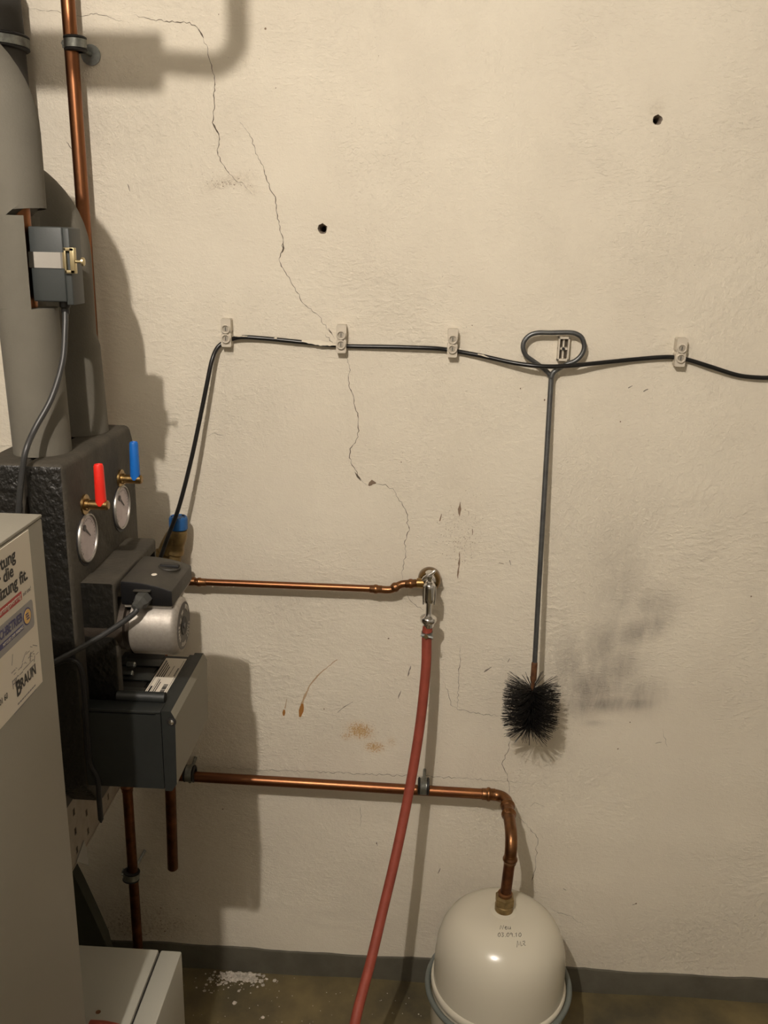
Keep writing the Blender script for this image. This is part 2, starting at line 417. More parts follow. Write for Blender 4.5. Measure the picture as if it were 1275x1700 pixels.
ribbon('chipped_patch', [(612, 806), (618, 800), (624, 802)], lambda f: .007*math.sin(PI*min(max(f, .1), .9)), mark_m, .6, seed=5)
# rust runs
ribbon('rust_run', [(560, 1095), (545, 1106), (527, 1122), (514, 1138), (505, 1158), (501, 1172)], lambda f: .0015+.003*f, rustfade_m, .6, seed=2, wj=.35, y=-.0006)
ribbon('rust_run', [(502, 1168), (500, 1180), (498, 1190)], lambda f: .005+.005*math.sin(PI*f), rustmark_m, .3, seed=3, wj=.2, y=-.0008)
ribbon('rust_run', [(476, 1160), (473, 1176)], lambda f: .0012+.0016*f, rustfade_m, .3, seed=4, wj=.2, y=-.0006)
ribbon('rust_run', [(472, 1178), (471, 1188)], lambda f: .0035+.003*math.sin(PI*f), rustmark_m, .3, seed=6, wj=.2, y=-.0008)
# scraped flakes and scuffs
for k, (p, wd) in enumerate((([(764, 833), (763, 845), (763, 857)], .0045), ([(733, 853), (730, 865)], .004), ([(763, 916), (762, 935), (760, 960)], .0042), ([(784, 878), (784, 888)], .0026),
        ([(778, 848), (778, 856)], .0015), ([(828, 934), (836, 936)], .003), ([(846, 930), (848, 938)], .003), ([(560, 1183), (572, 1173), (586, 1165)], .002), ([(677, 1123), (682, 1105)], .0025), ([(661, 1160), (666, 1146)], .002),
        ([(843, 1099), (846, 1093)], .004), ([(803, 1116), (816, 1107)], .003), ([(625, 1398), (627, 1404)], .003), ([(727, 1450), (731, 1441)], .0022), ([(1043, 644), (1050, 640)], .004), ([(1068, 650), (1076, 646)], .0035),
        ([(1050, 1502), (1056, 1500)], .003), ([(1088, 1234), (1098, 1232)], .0025), ([(935, 1475), (940, 1478)], .004), ([(110, 235), (122, 250)], .0012), ([(212, 305), (216, 318)], .0015))):
    ribbon('chipped_patch', p, (lambda w_: (lambda f: w_*(.35+.65*math.sin(PI*f))))(wd), mark_m if k < 6 else soot_m, .7, seed=40+k, y=-.0006)
bm = B(); rs = random.Random(21)
def speck(px, py, r):
    c_ = PY(px, py); k = 6; vs = [bm.verts.new((c_.x+math.cos(2*PI*q/k)*r*rs.uniform(.5, 1.2), -.0006, c_.z+math.sin(2*PI*q/k)*r*rs.uniform(.5, 1.3))) for q in range(k)]
    f = bm.faces.new(vs)
for (px, py, r) in ((441, 48, .0024), (458, 146, .0012), (363, 24, .001), (784, 540, .0012), (1030, 700, .0018), (864, 645, .0016), (904, 664, .0022), (1056, 1500, .002), (645, 1060, .002), (496, 1055, .001), (383, 880, .001), (1247, 990, .0018), (1046, 1199, .0018), (1026, 1243, .002), (1010, 1140, .0012), (370, 1343, .002), (538, 1177, .002), (625, 1400, .002), (666, 767, .0014)):
    speck(px, py, r)
for _ in range(150): speck(rs.gauss(762, 20), rs.gauss(892, 28), rs.uniform(.0003, .0010))
for _ in range(90): speck(rs.uniform(300, 1275), rs.uniform(0, 1560), rs.uniform(.0003, .0008))
for _ in range(60): speck(rs.gauss(372, 16), rs.gauss(303, 5), rs.uniform(.0004, .0010))
for _ in range(60): speck(rs.gauss(600, 25), rs.gauss(1215, 10), rs.uniform(.0003, .0008))
for _ in range(40): speck(rs.gauss(230, 40), rs.gauss(1525, 16), rs.uniform(.0006, .002))
for f in bm.faces:
    f.normal_update()
    if f.normal.y > 0: f.normal_flip()
sp_ = obj('plaster_specks', bm, mark_m, parent=wall, smooth=False, recalc=False); sp_['kind'] = 'stuff'

# ------------------------------------------------------------ pipework helpers
def bead(parent, p, d, r, name='fitting', L_=.026, m=None):
    """a soldered sleeve with raised bead, centred at p along d"""
    d = Vector(d).normalized(); p = Vector(p)
    pr = [(r*1.0, -L_/2), (r*1.12, -L_/2+.001), (r*1.12, -.005), (r*1.30, -.0025), (r*1.34, 0), (r*1.30, .0025), (r*1.12, .005), (r*1.12, L_/2-.001), (r*1.0, L_/2)]
    return obj(name, lathe(B(), pr, p, d, 20), m or fit_copper, parent=parent, angle=50)
def pipe_clamp(name, c, axis, r, label, group, wall_dir, stem, plate=True):
    """metal pipe clamp with rubber insert round a pipe; stem runs to the wall"""
    c = Vector(c); axis = Vector(axis).normalized(); t = thing(name, c, label, 'pipe clamp', group)
    obj('rubber_insert', lathe(B(), [(r, -.0125), (r+.0045, -.0125), (r+.0075, -.0105), (r+.0075, -.0085), (r+.0040, -.006), (r+.0040, .006), (r+.0075, .0085), (r+.0075, .0105), (r+.0045, .0125), (r, .0125), (r, -.0125)], c, axis, 28), rubber, t)
    obj('clamp_band', lathe(B(), [(r+.004, -.0070), (r+.0070, -.0070), (r+.0070, .0070), (r+.004, .0070), (r+.004, -.0070)], c, axis, 28), zinc, t, angle=50)
    wd = Vector(stem); s = c+wd.normalized()*(r+.006)
    ear = c+axis.cross(wd).normalized()*(r+.0085)*(1 if wall_dir >= 0 else -1)
    u = axis.cross(wd).normalized()*(1 if wall_dir >= 0 else -1)
    bm = B(); 
    for s_ in (-1, 1):
        q = ear+wd.normalized()*s_*.0022; prism(bm, [q-axis*.006-u*.004, q+axis*.006-u*.004, q+axis*.006+u*.005, q-axis*.006+u*.005], wd.normalized()*.0014)
    obj('clamp_ear', bm, zinc, t, smooth=False)
    obj('screw', lathe(B(), [(0, -.007), (.0035, -.007), (.0035, -.004), (.0018, -.004), (.0018, .006), (0, .006)], ear, wd.normalized(), 12), zinc, t, angle=40)
    end = c+wd
    obj('wall_stud', lathe(B(), [(.0065, r+.004), (.0065, r+.010), (.0035, r+.011), (.0035, wd.length), (0, wd.length)], c, wd.normalized(), 16), zinc, t, angle=40)
    if plate: obj('wall_plate', lathe(B(), [(0, 0), (.015, 0), (.0175, .0015), (.0175, .003), (0, .003)], Vector((end.x, 0, end.z)), (0, -1, 0), 28), zinc, t, angle=40)
    return t

# ---- top left copper riser on the wall
rx = PY(112.6, 0, -.042); rxb = PY(138, 350, -.042)
t = thing('copper_pipe', (rx.x, -.042, .9), 'long bare copper riser on the wall at upper left, behind the grey insulated pipes', 'pipe')
obj('pipe_run', sweep(B(), [(rx.x-.002, -.042, 2.68), (rx.x, -.042, rx.z), (rxb.x, -.042, rxb.z), (rxb.x, -.042, .95)], .0122, 20), copper, t, angle=60)
p = PY(125, 73, -.042)
pipe_clamp('pipe_clamp', (p.x, -.042, p.z), (0, 0, 1), .0122, 'zinc pipe clamp with round wall plate holding the upper left copper riser', None, 1, (.012, .042, -.010))

# ---- dark foam covered pipe at the very top left with its clamp
t = thing('dark_insulated_pipe', (-.737, -.10, 1.7), 'dark wrinkled insulated pipe elbow in the top left corner, close to the wall', 'pipe')
cx = -.757
pa = [(-1.25, -.062, 2.13)]+arc((cx-.004, -.062, 2.13), (cx-.07, -.062, 2.13), (cx, -.062, 2.06), 10)+[(cx, -.062, 2.02), (cx, -.062, 1.9)]+arc((cx, -.062, 1.74), (cx, -.062, 1.81), (cx-.07, -.062, 1.74), 8)+[(-1.25, -.062, 1.74)]
obj('insulation_sleeve', sweep(B(), pa, [.041+.0015*math.sin(i*2.1) for i in range(len(pa))], 28), foam_dark, t, angle=70)
p = PY(20, 74, -.062)
pipe_clamp('pipe_clamp', (cx, -.062, p.z+.004), (.03, .0, 1), .0415, 'wide zinc pipe clamp with black rubber round the dark pipe in the top left corner', None, 1, (0, .06, 0), plate=False)

# ---- pipe under the ceiling, above the view: it throws the hooked shadow at the top of the wall
t = thing('copper_pipe', (-.6, -.8, 2.05), 'copper pipe with foam sleeve under the ceiling that throws the hooked shadow at the top', 'pipe')
def caster(px, py, Yc):
    W = PY(px, py); k = (Yc-0)/(LAMP.y); return W+(LAMP-W)*k
YC = -.80
a = caster(396, 110, YC); b_ = caster(270, 104, YC); e = caster(0, 104, YC)
obj('pipe_run', sweep(B(), [(-1.29, YC, b_.z), (b_.x, YC, b_.z)]+arc((a.x, YC, a.z), (a.x-.03, YC, a.z), (a.x, YC, a.z+.03), 8)+[(a.x, YC, 2.68)], .0120, 16), copper, t, angle=60)
obj('insulation_sleeve', sweep(B(), [(-1.29, YC, b_.z), (b_.x, YC, b_.z)], .0275, 24), foam, t, angle=60)

# ---- two grey insulated pipes rising out of the heating station
def insulated(loc, xb, xt, Y, z0, zb, label, cut=None):
    t = thing('insulated_pipe', loc, label, 'pipe', None); R = .115; r = .041
    top = [(xt, Y, z0-.06)]+arc((xt, Y, z0+R), (xt, Y, z0), (xt-R, Y, z0+R), 14)+[(-1.29, Y, z0+R)]
    if not cut:
        pts = [(xb, Y, zb), (xb*.5+xt*.5, Y, (zb+z0)/2), (xt, Y, z0-.12)]+top
        obj('insulation_sleeve', sweep(B(), pts, r, 36), foam, t, angle=60)
    else:
        c0, c1, f0, f1 = cut; xm = xt*.4+xb*.6
        obj('insulation_sleeve', sweep(B(), [(xb, Y, zb), (xm, Y, c0)], r, 36), foam, t, angle=50)
        obj('insulation_sleeve', sweep(B(), [(xm-.001, Y, c1), (xt, Y, z0-.1)]+top, r, 36), foam, t, angle=50)
        bm = B(); n = 26; rows = []
        for z in (c0, c1):
            o_, i_ = [], []
            for k in range(n+1):
                an = math.radians(f1+(360-(f1-f0))*k/n); d = Vector((math.cos(an), -math.sin(an), 0)); base = Vector((xm, Y, z))
                o_.append(bm.verts.new(base+d*r)); i_.append(bm.verts.new(base+d*.0145))
            rows.append((o_, i_))
        (o0, i0), (o1, i1) = rows
        for k in range(n):
            bm.faces.new((o0[k], o0[k+1], o1[k+1], o1[k])); bm.faces.new((i0[k+1], i0[k], i1[k], i1[k+1]))
        bm.faces.new((o0[0], o1[0], i1[0], i0[0])); bm.faces.new((o0[n], i0[n], i1[n], o1[n]))
        obj('insulation_sleeve', bm, foam, t, angle=50)
        obj('inner_pipe', sweep(B(), [(xm, Y, c0-.02), (xm, Y, c1+.02)], .0140, 20), copper, t)
    return t
ZT = 1.3766
insulated((-.561, -.475, ZT), -.561, -.571, -.475, 1.812, ZT-.001, 'nearer thick grey foam insulated pipe with a notch cut out for the grey sensor box', cut=(1.583, 1.706, -75, 60))
insulated((-.558, -.33, ZT), -.556, -.566, -.33, 1.650, ZT-.001, 'rear thick grey foam insulated pipe with its bend below, standing behind the notched one')

# ---- contact thermostat strapped on the pipe
t = thing('pipe_thermostat', (-.52, -.47, 1.594), 'slate grey contact thermostat box strapped with a metal band to the notched insulated pipe', 'thermostat')
x0, x1, y0, y1, z0, z1 = -.5455, -.4985, -.499, -.449, 1.5935, 1.6925
obj('housing', box(B(), (x0, y0, z0), (x1, y1, z1), .0022), box_grey, t, angle=50)
obj('cover', box(B(), (x1-.001, y0+.002, z0-.004), (x1+.0085, y1-.006, z1-.001), .0015), box_grey, t, angle=50)
zb = (z0+z1)/2+.006
bm = B(); pts = [(x0-.001, y1), (x0-.0015, y0-.0012), (x1-.004, y0-.0018), (x1+.004, y0+.004)]
W_ = .0105; prev = None
for (x, y) in pts:
    cur = [bm.verts.new((x, y, zb-W_)), bm.verts.new((x, y, zb+W_))]
    if prev: bm.faces.new((prev[0], prev[1], cur[1], cur[0]))
    prev = cur
obj('metal_strap', bm, chrome, t, smooth=False)
bk = obj('buckle', box(box(box(box(B(), (x1+.001, y0-.003, zb-.017), (x1+.004, y0+.006, zb+.017), .0006), (x1+.009, y0-.003, zb-.017), (x1+.0155, y0+.006, zb+.017), .0006), (x1+.001, y0-.003, zb-.017), (x1+.015, y0+.006, zb-.0125), .0005), (x1+.001, y0-.003, zb+.0125), (x1+.015, y0+.006, zb+.017), .0005), mat('yellow_zinc', (.5, .42, .25), .35, 1), t, angle=50)
obj('screw', lathe(B(), [(0, 0), (.0022, 0), (.0022, .009), (.0060, .009), (.0055, .0115), (.0020, .0125), (0, .0125)], (x1+.0155, y0+.0015, zb-.001), (1, 0, 0), 16), mat('yellow_zinc', (.5, .42, .25), .35, 1), t, angle=45)
gl = Vector((-.5115, -.475, z0))
obj('cable_gland', lathe(B(), [(.0075, .001), (.0075, -.008), (.0055, -.010), (.0055, -.017), (.0038, -.019)], gl, (0, 0, 1), 16), rubber, t, angle=40)
cp = [gl+Vector((0, 0, -.012)), PY(108, 545, -.485), PY(104, 600, -.50), PY(86, 660, -.52), PY(58, 712, -.545), PY(43, 748, -.567), PY(36, 790, -.573), PY(31, 850, -.578), PY(30, 920, -.58)]
obj('cable', sweep(B(), smooth_path(cp, 7), .0042, 12), cab_grey, t)

# ------------------------------------------------------------ heating station
t = thing('pump_station', (-.55, -.42, .78), 'black foam-shell pump station with two round dials and red and blue valve levers', 'heating station')
S = t
def bevbox(name, lo, hi, bev, m, parent, seg=3, dusty=None, mats=None):
    bm = box(B(), lo, hi, bev, seg)
    if dusty:
        for f in bm.faces:
            f.normal_update()
        bmesh.ops.recalc_face_normals(bm, faces=bm.faces[:])
        for f in bm.faces:
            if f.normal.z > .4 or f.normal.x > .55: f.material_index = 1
        return obj(name, bm, [m, dusty], parent, angle=40)
    return obj(name, bm, m, parent, angle=40)
# front half shell: an outline in the Y-Z plane with a sloped rear corner, extruded along X
def shell(name, poly, xa, xb, bev, m, dusty, bev_seg=3):
    bm = B(); prism(bm, [Vector((xa, y, z)) for y, z in poly], (xb-xa, 0, 0)); bmesh.ops.recalc_face_normals(bm, faces=bm.faces[:])
    bmesh.ops.bevel(bm, geom=bm.edges[:], offset=bev, segments=bev_seg, affect='EDGES', profile=.5)
    bmesh.ops.recalc_face_normals(bm, faces=bm.faces[:])
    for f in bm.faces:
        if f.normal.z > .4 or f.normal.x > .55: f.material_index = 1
    return obj(name, bm, [m, dusty], S, angle=40)
shell('front_shell', [(-.553, ZT), (-.262, ZT), (-.245, ZT-.03), (-.245, .98), (-.30, .80), (-.50, .80), (-.553, .86)], -.557, -.500, .009, epp, epp_dusty_lit)
shell('rear_shell', [(-.550, ZT-.002), (-.25, ZT-.002), (-.25, .78), (-.55, .78)], -.625, -.561, .006, epp, epp_dusty_lit)
# pump cradle standing proud of the front shell, hollow for the pump
bm = B(); y0, y1, zt, zb = -.524, -.31, 1.190, .88
outer = [(-.524, 1.190), (-.31, 1.190), (-.31, .93), (-.35, .88), (-.47, .90), (-.524, .99)]
inner = [(-.512, 1.172), (-.322, 1.172), (-.322, .965), (-.36, .925), (-.46, .94), (-.512, 1.01)]
xa, xb = -.502, -.450
vo = [[bm.verts.new((x, y, z)) for y, z in outer] for x in (xa, xb)]; vi = [[bm.verts.new((x, y, z)) for y, z in inner] for x in (xa, xb)]
n = len(outer)
for k in range(n):
    k2 = (k+1) % n
    bm.faces.new((vo[0][k], vo[0][k2], vo[1][k2], vo[1][k])); bm.faces.new((vi[0][k2], vi[0][k], vi[1][k], vi[1][k2])); bm.faces.new((vo[1][k], vo[1][k2], vi[1][k2], vi[1][k]))
bmesh.ops.recalc_face_normals(bm, faces=bm.faces[:])
es = [e for e in bm.edges if all(v in vo[1] for v in e.verts)]
bmesh.ops.bevel(bm, geom=es, offset=.006, segments=3, affect='EDGES', profile=.5)
bmesh.ops.recalc_face_normals(bm, faces=bm.faces[:])
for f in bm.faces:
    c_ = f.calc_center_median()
    if (f.normal.z > .4 and c_.z > 1.18) or f.normal.x > .55: f.material_index = 1  # right-facing faces get the lighter dusty tone to imitate a lit strip
obj('pump_cradle', bm, [epp, epp_dusty_lit], S, angle=40, recalc=False)
# black hanging strap in the seam, lower left
st = [PX(100, 1100, -.555), PX(118, 1096, -.552), PX(137, 1108, -.546), PX(143, 1160, -.542), PX(148, 1230, -.538), PX(152, 1262, -.537), PX(160, 1280, -.535)]
obj('rubber_strap', sweep(B(), smooth_path([(p.x-.001, p.y, p.z) for p in [PY(a, b_, -.556) for a, b_ in ((88, 1104), (112, 1096), (134, 1106), (142, 1160), (147, 1230), (151, 1268), (163, 1292), (166, 1330), (169, 1366))]], 6), [.0042]*48+[.001], 10), rubber, S)
bevbox('lower_shell', (-.655, -.552, .70), (-.562, -.50, 1.035), .02, epp, S)
bevbox('lower_shell', (-.56, -.50, .80), (-.503, -.30, .93), .015, epp, S)

def gauge(px, py, R):
    c = PX(px, py, -.4995); g = obj('dial_ring', lathe(B(), [(R*.90, .0), (R*.90, .0022), (R*.925, .0040), (R*.97, .0042), (R, .0025), (R, -.002)], c, (1, 0, 0), 40), ring_m, S, angle=50)
    d = obj('dial', lathe(B(), [(0, 0), (R*.91, 0), (R*.91, .0016), (0, .0016)], c-Vector((.0, 0, 0)), (1, 0, 0), 40), dial_m, g, smooth=False)
    xx = c.x+.0022
    # needle: hub low in the dial, pointer to upper left with a round counterweight
    bm = B()
    a = Vector((xx, c.y-R*.28, c.z+R*.50)); b_ = Vector((xx, c.y+R*.25, c.z+R*.02)); n_ = Vector((0, .7, .7)).normalized()*.0011
    prism(bm, [a-n_*1.6, a+n_*1.6, b_+n_*.6, b_-n_*.6], (.0006, 0, 0)); lathe(bm, [(0, 0), (R*.13, 0), (R*.13, .0007), (0, .0007)], a, (1, 0, 0), 16)
    obj('needle', bm, needle_m, g, smooth=False)
    bm = B()
    for k in range(25):
        an = math.radians(-130+260*k/24); L1, L2 = R*.80, R*(.70 if k % 4 == 0 else .75)
        d1 = Vector((0, math.sin(an), math.cos(an))); tt = Vector((0, math.cos(an), -math.sin(an)))*.0004
        prism(bm, [Vector((xx-.0005, c.y, c.z))+d1*L1-tt, Vector((xx-.0005, c.y, c.z))+d1*L1+tt, Vector((xx-.0005, c.y, c.z))+d1*L2+tt, Vector((xx-.0005, c.y, c.z))+d1*L2-tt], (.0003, 0, 0))
    obj('scale_marks', bm, ink_grey, g, smooth=False)
    # dark recess ring round it
    obj('dial_recess', lathe(B(), [(R*1.0, .0008), (R*1.10, .0008), (R*1.10, -.001), (R, -.001)], c+Vector((0, .0015, -.001)), (1, 0, 0), 40), rubber, S)
gauge(144, 893, .0375); gauge(201, 842, .0370)
def lever(y, base, tip, rootp, topp, m, nm):
    b0 = PY(*base, y); b1 = PY(*tip, y); r0 = PY(*rootp, y); r1 = PY(*topp, y); zc = (b0.z+b1.z)/2
    xs = max(b1.x, -.470)
    obj('brass_flange', lathe(B(), [(0, 0), (.0155, 0), (.0155, .003), (.009, .0035), (.009, .008), (0, .008)], (-.500, y, zc), (1, 0, 0), 24), brass, S, angle=40)
    bm = lathe(B(), [(.0075, .0), (.0075, .035), (.0055, .037), (0, .037)], (-.500, y, zc), (1, 0, 0), 20)
    obj('valve_stem', bm, brass, S, angle=40)
    c0 = Vector((-.4745, y, zc)); c1 = c0+Vector((r1.x-r0.x, 0, r1.z-r0.z)); d = (c1-c0)
    Ln = d.length
    lv = obj('valve_lever', lathe(B(), [(.0050, -.002), (.0078, 0), (.0082, .006), (.0077, Ln*.5), (.0072, Ln*.95), (.0060, Ln), (.0058, Ln), (.0052, Ln-.002), (0, Ln-.002)], c0, d, 24), m, S, angle=40)
    lv['label'] = nm
gy = PX(144, 893, -.5).y; gy2 = PX(201, 842, -.5).y
lever(gy, (135, 838), (170, 838), (161, 833), (156, 765), red_pl, 'red valve lever')
lever(gy2+.004, (192, 795), (224, 795), (217, 790), (214, 728), blue_pl, 'blue valve lever')

# ------------------------------------------------------------ circulation pump
c = PX(303, 1040, -.36); c.y += .004
t = thing('circulation_pump', (-.42, c.y, c.z-.045), 'circulation pump with a silver round motor and a charcoal terminal box on top', 'pump'); P_ = t
R = .0455
obj('motor_body', lathe(B(), [(R-.003, -.072), (R, -.070), (R, -.010), (R-.002, -.004), (R-.007, 0), (.037, .0005), (.037, -.001), (0, -.001)], c, (1, 0, 0), 48), alu, t, angle=40)
obj('pump_neck', lathe(B(), [(.040, -.140), (.040, -.082), (.034, -.080), (.034, -.068)], c, (1, 0, 0), 32), mat('cast_dark', (.05, .038, .028), .6, .5, bump=.001, bscale=90), t, angle=40)
nd = obj('name_disc', lathe(B(), [(.0105, .0008), (.0365, .0008), (.0372, -.001)], c, (1, 0, 0), 48), mat('disc_grey', (.085, .075, .065), .55, 0), t, angle=50)
obj('centre_bore', lathe(B(), [(0, -.0005), (.0125, .0010), (.0145, .0014), (.0140, .0020), (.0120, .0018)], c, (1, 0, 0), 24), rubber, nd)
obj('bleed_screw', lathe(B(), [(0, .0), (.0045, 0), (.0045, .0035), (0, .0035)], c-Vector((.0004, 0, 0)), (1, 0, 0), 16), mat('screw_dark', (.10, .09, .08), .5, .6), nd)
bm = B()
for a0, a1, r0, r1 in ((20, 60, .026, .033), (-25, -5, .022, .027), (100, 150, .027, .031), (110, 150, .020, .024), (170, 215, .026, .032), (235, 290, .024, .030), (300, 320, .018, .026)):
    k = 14; seg = []
    for q in range(k):
        if q % 3 == 2: continue
        A0 = math.radians(a0+(a1-a0)*q/k); A1 = math.radians(a0+(a1-a0)*(q+.8)/k)
        P4 = [Vector((c.x+.0012, c.y+math.sin(A)*r_, c.z+math.cos(A)*r_)) for A, r_ in ((A0, r0), (A1, r0), (A1, r1), (A0, r1))]
        prism(bm, P4, (.0003, 0, 0))
obj('disc_print', bm, mat('disc_white', (.5, .46, .40), .5), nd, smooth=False)
# terminal box: curved top, slightly larger over the motor
x0, x1 = -.444, -.366; yf, yb = -.515, -.400; zb_, zt_ = 1.1535, 1.186
bm = B(); prof = []
for k in range(9):
    f = k/8; prof.append((x0+(x1-x0)*f, zt_+.006-.013*f**2.2))
top = [Vector((x, 0, z)) for x, z in prof]; poly = [Vector((x0, 0, zb_))]+top+[Vector((x1, 0, zb_))]
prism(bm, [Vector((p.x, yf, p.z)) for p in poly], (0, yb-yf, 0)); bmesh.ops.recalc_face_normals(bm, faces=bm.faces[:])
es = [e for e in bm.edges if len(e.link_faces) == 2 and e.calc_face_angle(0) > .6]
bmesh.ops.bevel(bm, geom=es, offset=.003, segments=2, affect='EDGES', profile=.5)
bmesh.ops.recalc_face_normals(bm, faces=bm.faces[:])
for f in bm.faces:
    if f.normal.y < -.5: f.material_index = 1
tb = obj('terminal_box', bm, [pumpbox, mat('gloss_black', (.006, .006, .007), .35)], t, angle=30)
obj('box_seam', box(B(), (x0+.004, yf+.003, zb_-.004), (x1-.003, yb-.004, zb_+.001)), alu, tb, smooth=False)
kc = Vector((-.392, -.435, zt_-.001))
kb = obj('speed_knob', lathe(B(), [(0, .0), (.017, 0), (.0175, .003), (.0165, .0042), (.0145, .0030), (0, .0025)], kc, (.1, 0, 1), 28), pumpbox, t, angle=40)
obj('knob_grip', box(B(), kc+Vector((-.015, -.0035, .001)), kc+Vector((.015, .0035, .0065)), .0015), rubber, kb)
obj('indicator_dot', lathe(B(), [(0, 0), (.0045, 0), (.004, .0008), (0, .001)], PZ(256, 953, zt_+.0045)+Vector((0, 0, -.001)), (0, 0, 1), 16), paper, tb)
g0 = PY(236, 984, yf); bm = box(B(), (g0.x-.012, yf-.006, g0.z+.003), (g0.x+.014, yf+.001, g0.z+.0055), .0008)
obj('gland_shelf', bm, pumpbox, tb)
gl = obj('cable_gland', lathe(B(), [(.0125, 0), (.0125, .012), (.0085, .018), (.0075, .026), (.004, .028)], (g0.x+.004, yf, g0.z-.007), (-.30, -1, -.28), 6), mat('gland_grey', (.05, .05, .045), .45), t, smooth=False)
e = Vector((g0.x+.004, yf, g0.z-.007))+Vector((-.30, -1, -.28)).normalized()*.022
cp = [e, PY(225, 1016, -.54), PY(205, 1032, -.545), PY(165, 1058, -.555), PY(130, 1078, -.562), PY(96, 1096, -.568), PY(60, 1115, -.575), PY(0, 1150, -.58)]
obj('cable', sweep(B(), smooth_path(cp, 6), .0042, 12), cab_grey, t)
for (px, py, X_) in ((208, 1012, -.452), (223, 1104, -.458), (219, 1118, -.460)):
    q = PX(px, py, X_); obj('flange_bolt', lathe(B(), [(0, -.012), (.005, -.012), (.005, .0), (.0035, .002), (0, .002)], q, (1, 0, 0), 6), chrome if py < 1050 else zinc, t, smooth=False)

# ------------------------------------------------------------ control box under the pump
t = thing('control_box', (-.42, -.45, .875), 'anthracite control box with a recessed top and white type label, under the pump', 'control box'); K = t
x0, x1, y0, y1, z0, z1 = -.500, -.380, -.556, -.355, .868, .998
bm = B(); prism(bm, [Vector((x, y0, z)) for x, z in ((x0, z0), (x1, z0), (x1, z1), (-.388, z1), (-.388, z1-.004), (-.492, z1-.004), (-.492, z1), (x0, z1))], (0, y1-y0, 0))
obj('base', bm, ctl, t, smooth=False)
bm = B(); prism(bm, [Vector((x, y0-.0005, z)) for x, z in ((x1+.0012, z0-.003), (-.368, z0-.003), (-.360, z0+.010), (-.358, z1-.008), (-.364, z1+.004), (x1+.0012, z1+.004))], (0, y1-y0+.001, 0))
bmesh.ops.recalc_face_normals(bm, faces=bm.faces[:])
for f in bm.faces:
    if f.normal.x > .6: f.material_index = 1  # right face painted beige-grey for the light bounced off the wall
obj('cover', bm, [ctl, ctl_bounce], t, smooth=False)
obj('top_rim', box(B(), (-.5, y0, z1-.002), (x1, y0+.028, z1+.003), .001), ctl, t, angle=40)
hb = sweep(B(), [(-.456, y0+.034, z1+.008), (-.382, y0+.034, z1+.008)], .0085, 18); obj('hinge_bar', hb, ctl, t, angle=50)
obj('recess_floor', box(B(), (-.49, y0+.03, z1-.003), (-.43, y1, z1-.001)), mat('recess_dark', (.015, .014, .012), .5), t, smooth=False)
bm = B()
for k in range(3): box(bm, (-.49, y0+.05+k*.05, z1-.001), (-.425, y0+.075+k*.05, z1+.002), .001)
obj('terminal_cover', bm, ctl, t, angle=40)
lz = z1+.0006
lx0, lx1, ly0, ly1 = -.4235, -.3885, y0+.040, -.372
lab = obj('type_label', box(B(), (lx0, ly0, lz-.0015), (lx1, ly1, lz)), paper, t, smooth=False)
bm = B()
def lb(a0, a1, b0, b1): box(bm, (lx0+(lx1-lx0)*a0, ly0+(ly1-ly0)*b0, lz), (lx0+(lx1-lx0)*a1, ly0+(ly1-ly0)*b1, lz+.0003))
for k in range(4): lb(.10+k*.10, .145+k*.10, .52, .93-.05*k)
lb(.12, .20, .10, .30); lb(.33, .37, .06, .46); lb(.42, .46, .08, .40); lb(.06, .075, .05, .95); lb(.26, .275, .0, .48); lb(.62, .64, .55, .80); lb(.86, .90, .55, .75); lb(.93, .945, .0, .95)
rb = random.Random(5); q = .08
while q < .36:
    wd = rb.choice((.006, .010, .016)); lb(.66, .86, q, q+wd); q += wd+rb.choice((.006, .010))
obj('label_print', bm, ink, lab, smooth=False)
sc_ = PY(283, 1199, y0-.002)
obj('screw', lathe(B(), [(0, 0), (.0042, 0), (.0042, .003), (.002, .0045), (0, .0045)], (sc_.x+.001, y0, sc_.z), (0, -1, 0), 16), chrome, t, angle=40)
obj('screw_recess', lathe(B(), [(.0045, .0), (.0075, 0), (.0075, .0012), (.0045, .0012)], (sc_.x+.001, y0, sc_.z), (0, -1, 0), 20), rubber, t)
obj('cable_duct', box(B(), (-.44, -.42, .83), (-.41, -.37, .868), .003), ctl, t)

# ------------------------------------------------------------ perforated mounting plate
t = thing('mounting_plate', (-.6, -.3, .56), 'perforated metal mounting plate below the pump station', 'bracket')
bm = B(); X_ = -.602
for a in range(9):
    for b_ in range(9):
        y = -.52+a*.055; z = .592+b_*.04
        if y > -.12: continue
        q = [(y, z), (y+.055, z), (y+.055, z+.04), (y, z+.04)]
        ins = [(y+.0235, z+.013), (y+.0315, z+.013), (y+.0315, z+.027), (y+.0235, z+.027)]
        vo = [bm.verts.new((X_, *p)) for p in q]; vi = [bm.verts.new((X_, *p)) for p in ins]; vb = [bm.verts.new((X_-.003, *p)) for p in ins]
        for k in range(4):
            bm.faces.new((vo[k], vo[(k+1) % 4], vi[(k+1) % 4], vi[k])); bm.faces.new((vi[k], vi[(k+1) % 4], vb[(k+1) % 4], vb[k]))
bmesh.ops.remove_doubles(bm, verts=bm.verts[:], dist=1e-5)
obj('perforated_sheet', bm, plate_m, t, smooth=False)
bm = B(); prism(bm, [(X_, -.52, .592), (X_, -.02, .592), (X_-.004, -.02, .590), (X_-.004, -.52, .590)], (0, 0, .002)); obj('bottom_fold', box(B(), (X_-.010, -.52, .589), (X_+.001, -.08, .592)), plate_m, t, smooth=False)
obj('rear_sheet', box(B(), (X_-.016, -.52, .592), (X_-.012, -.09, .95)), mat('plate_dark', (.06, .045, .03), .7), t, smooth=False)
obj('plastic_tab', prism(B(), [PX(126, 1430, X_), PX(146, 1437, X_), PX(144, 1415, X_), PX(138, 1395, X_)], (.002, 0, 0)), mat('grey_plastic', (.25, .24, .21), .6), t, smooth=False)

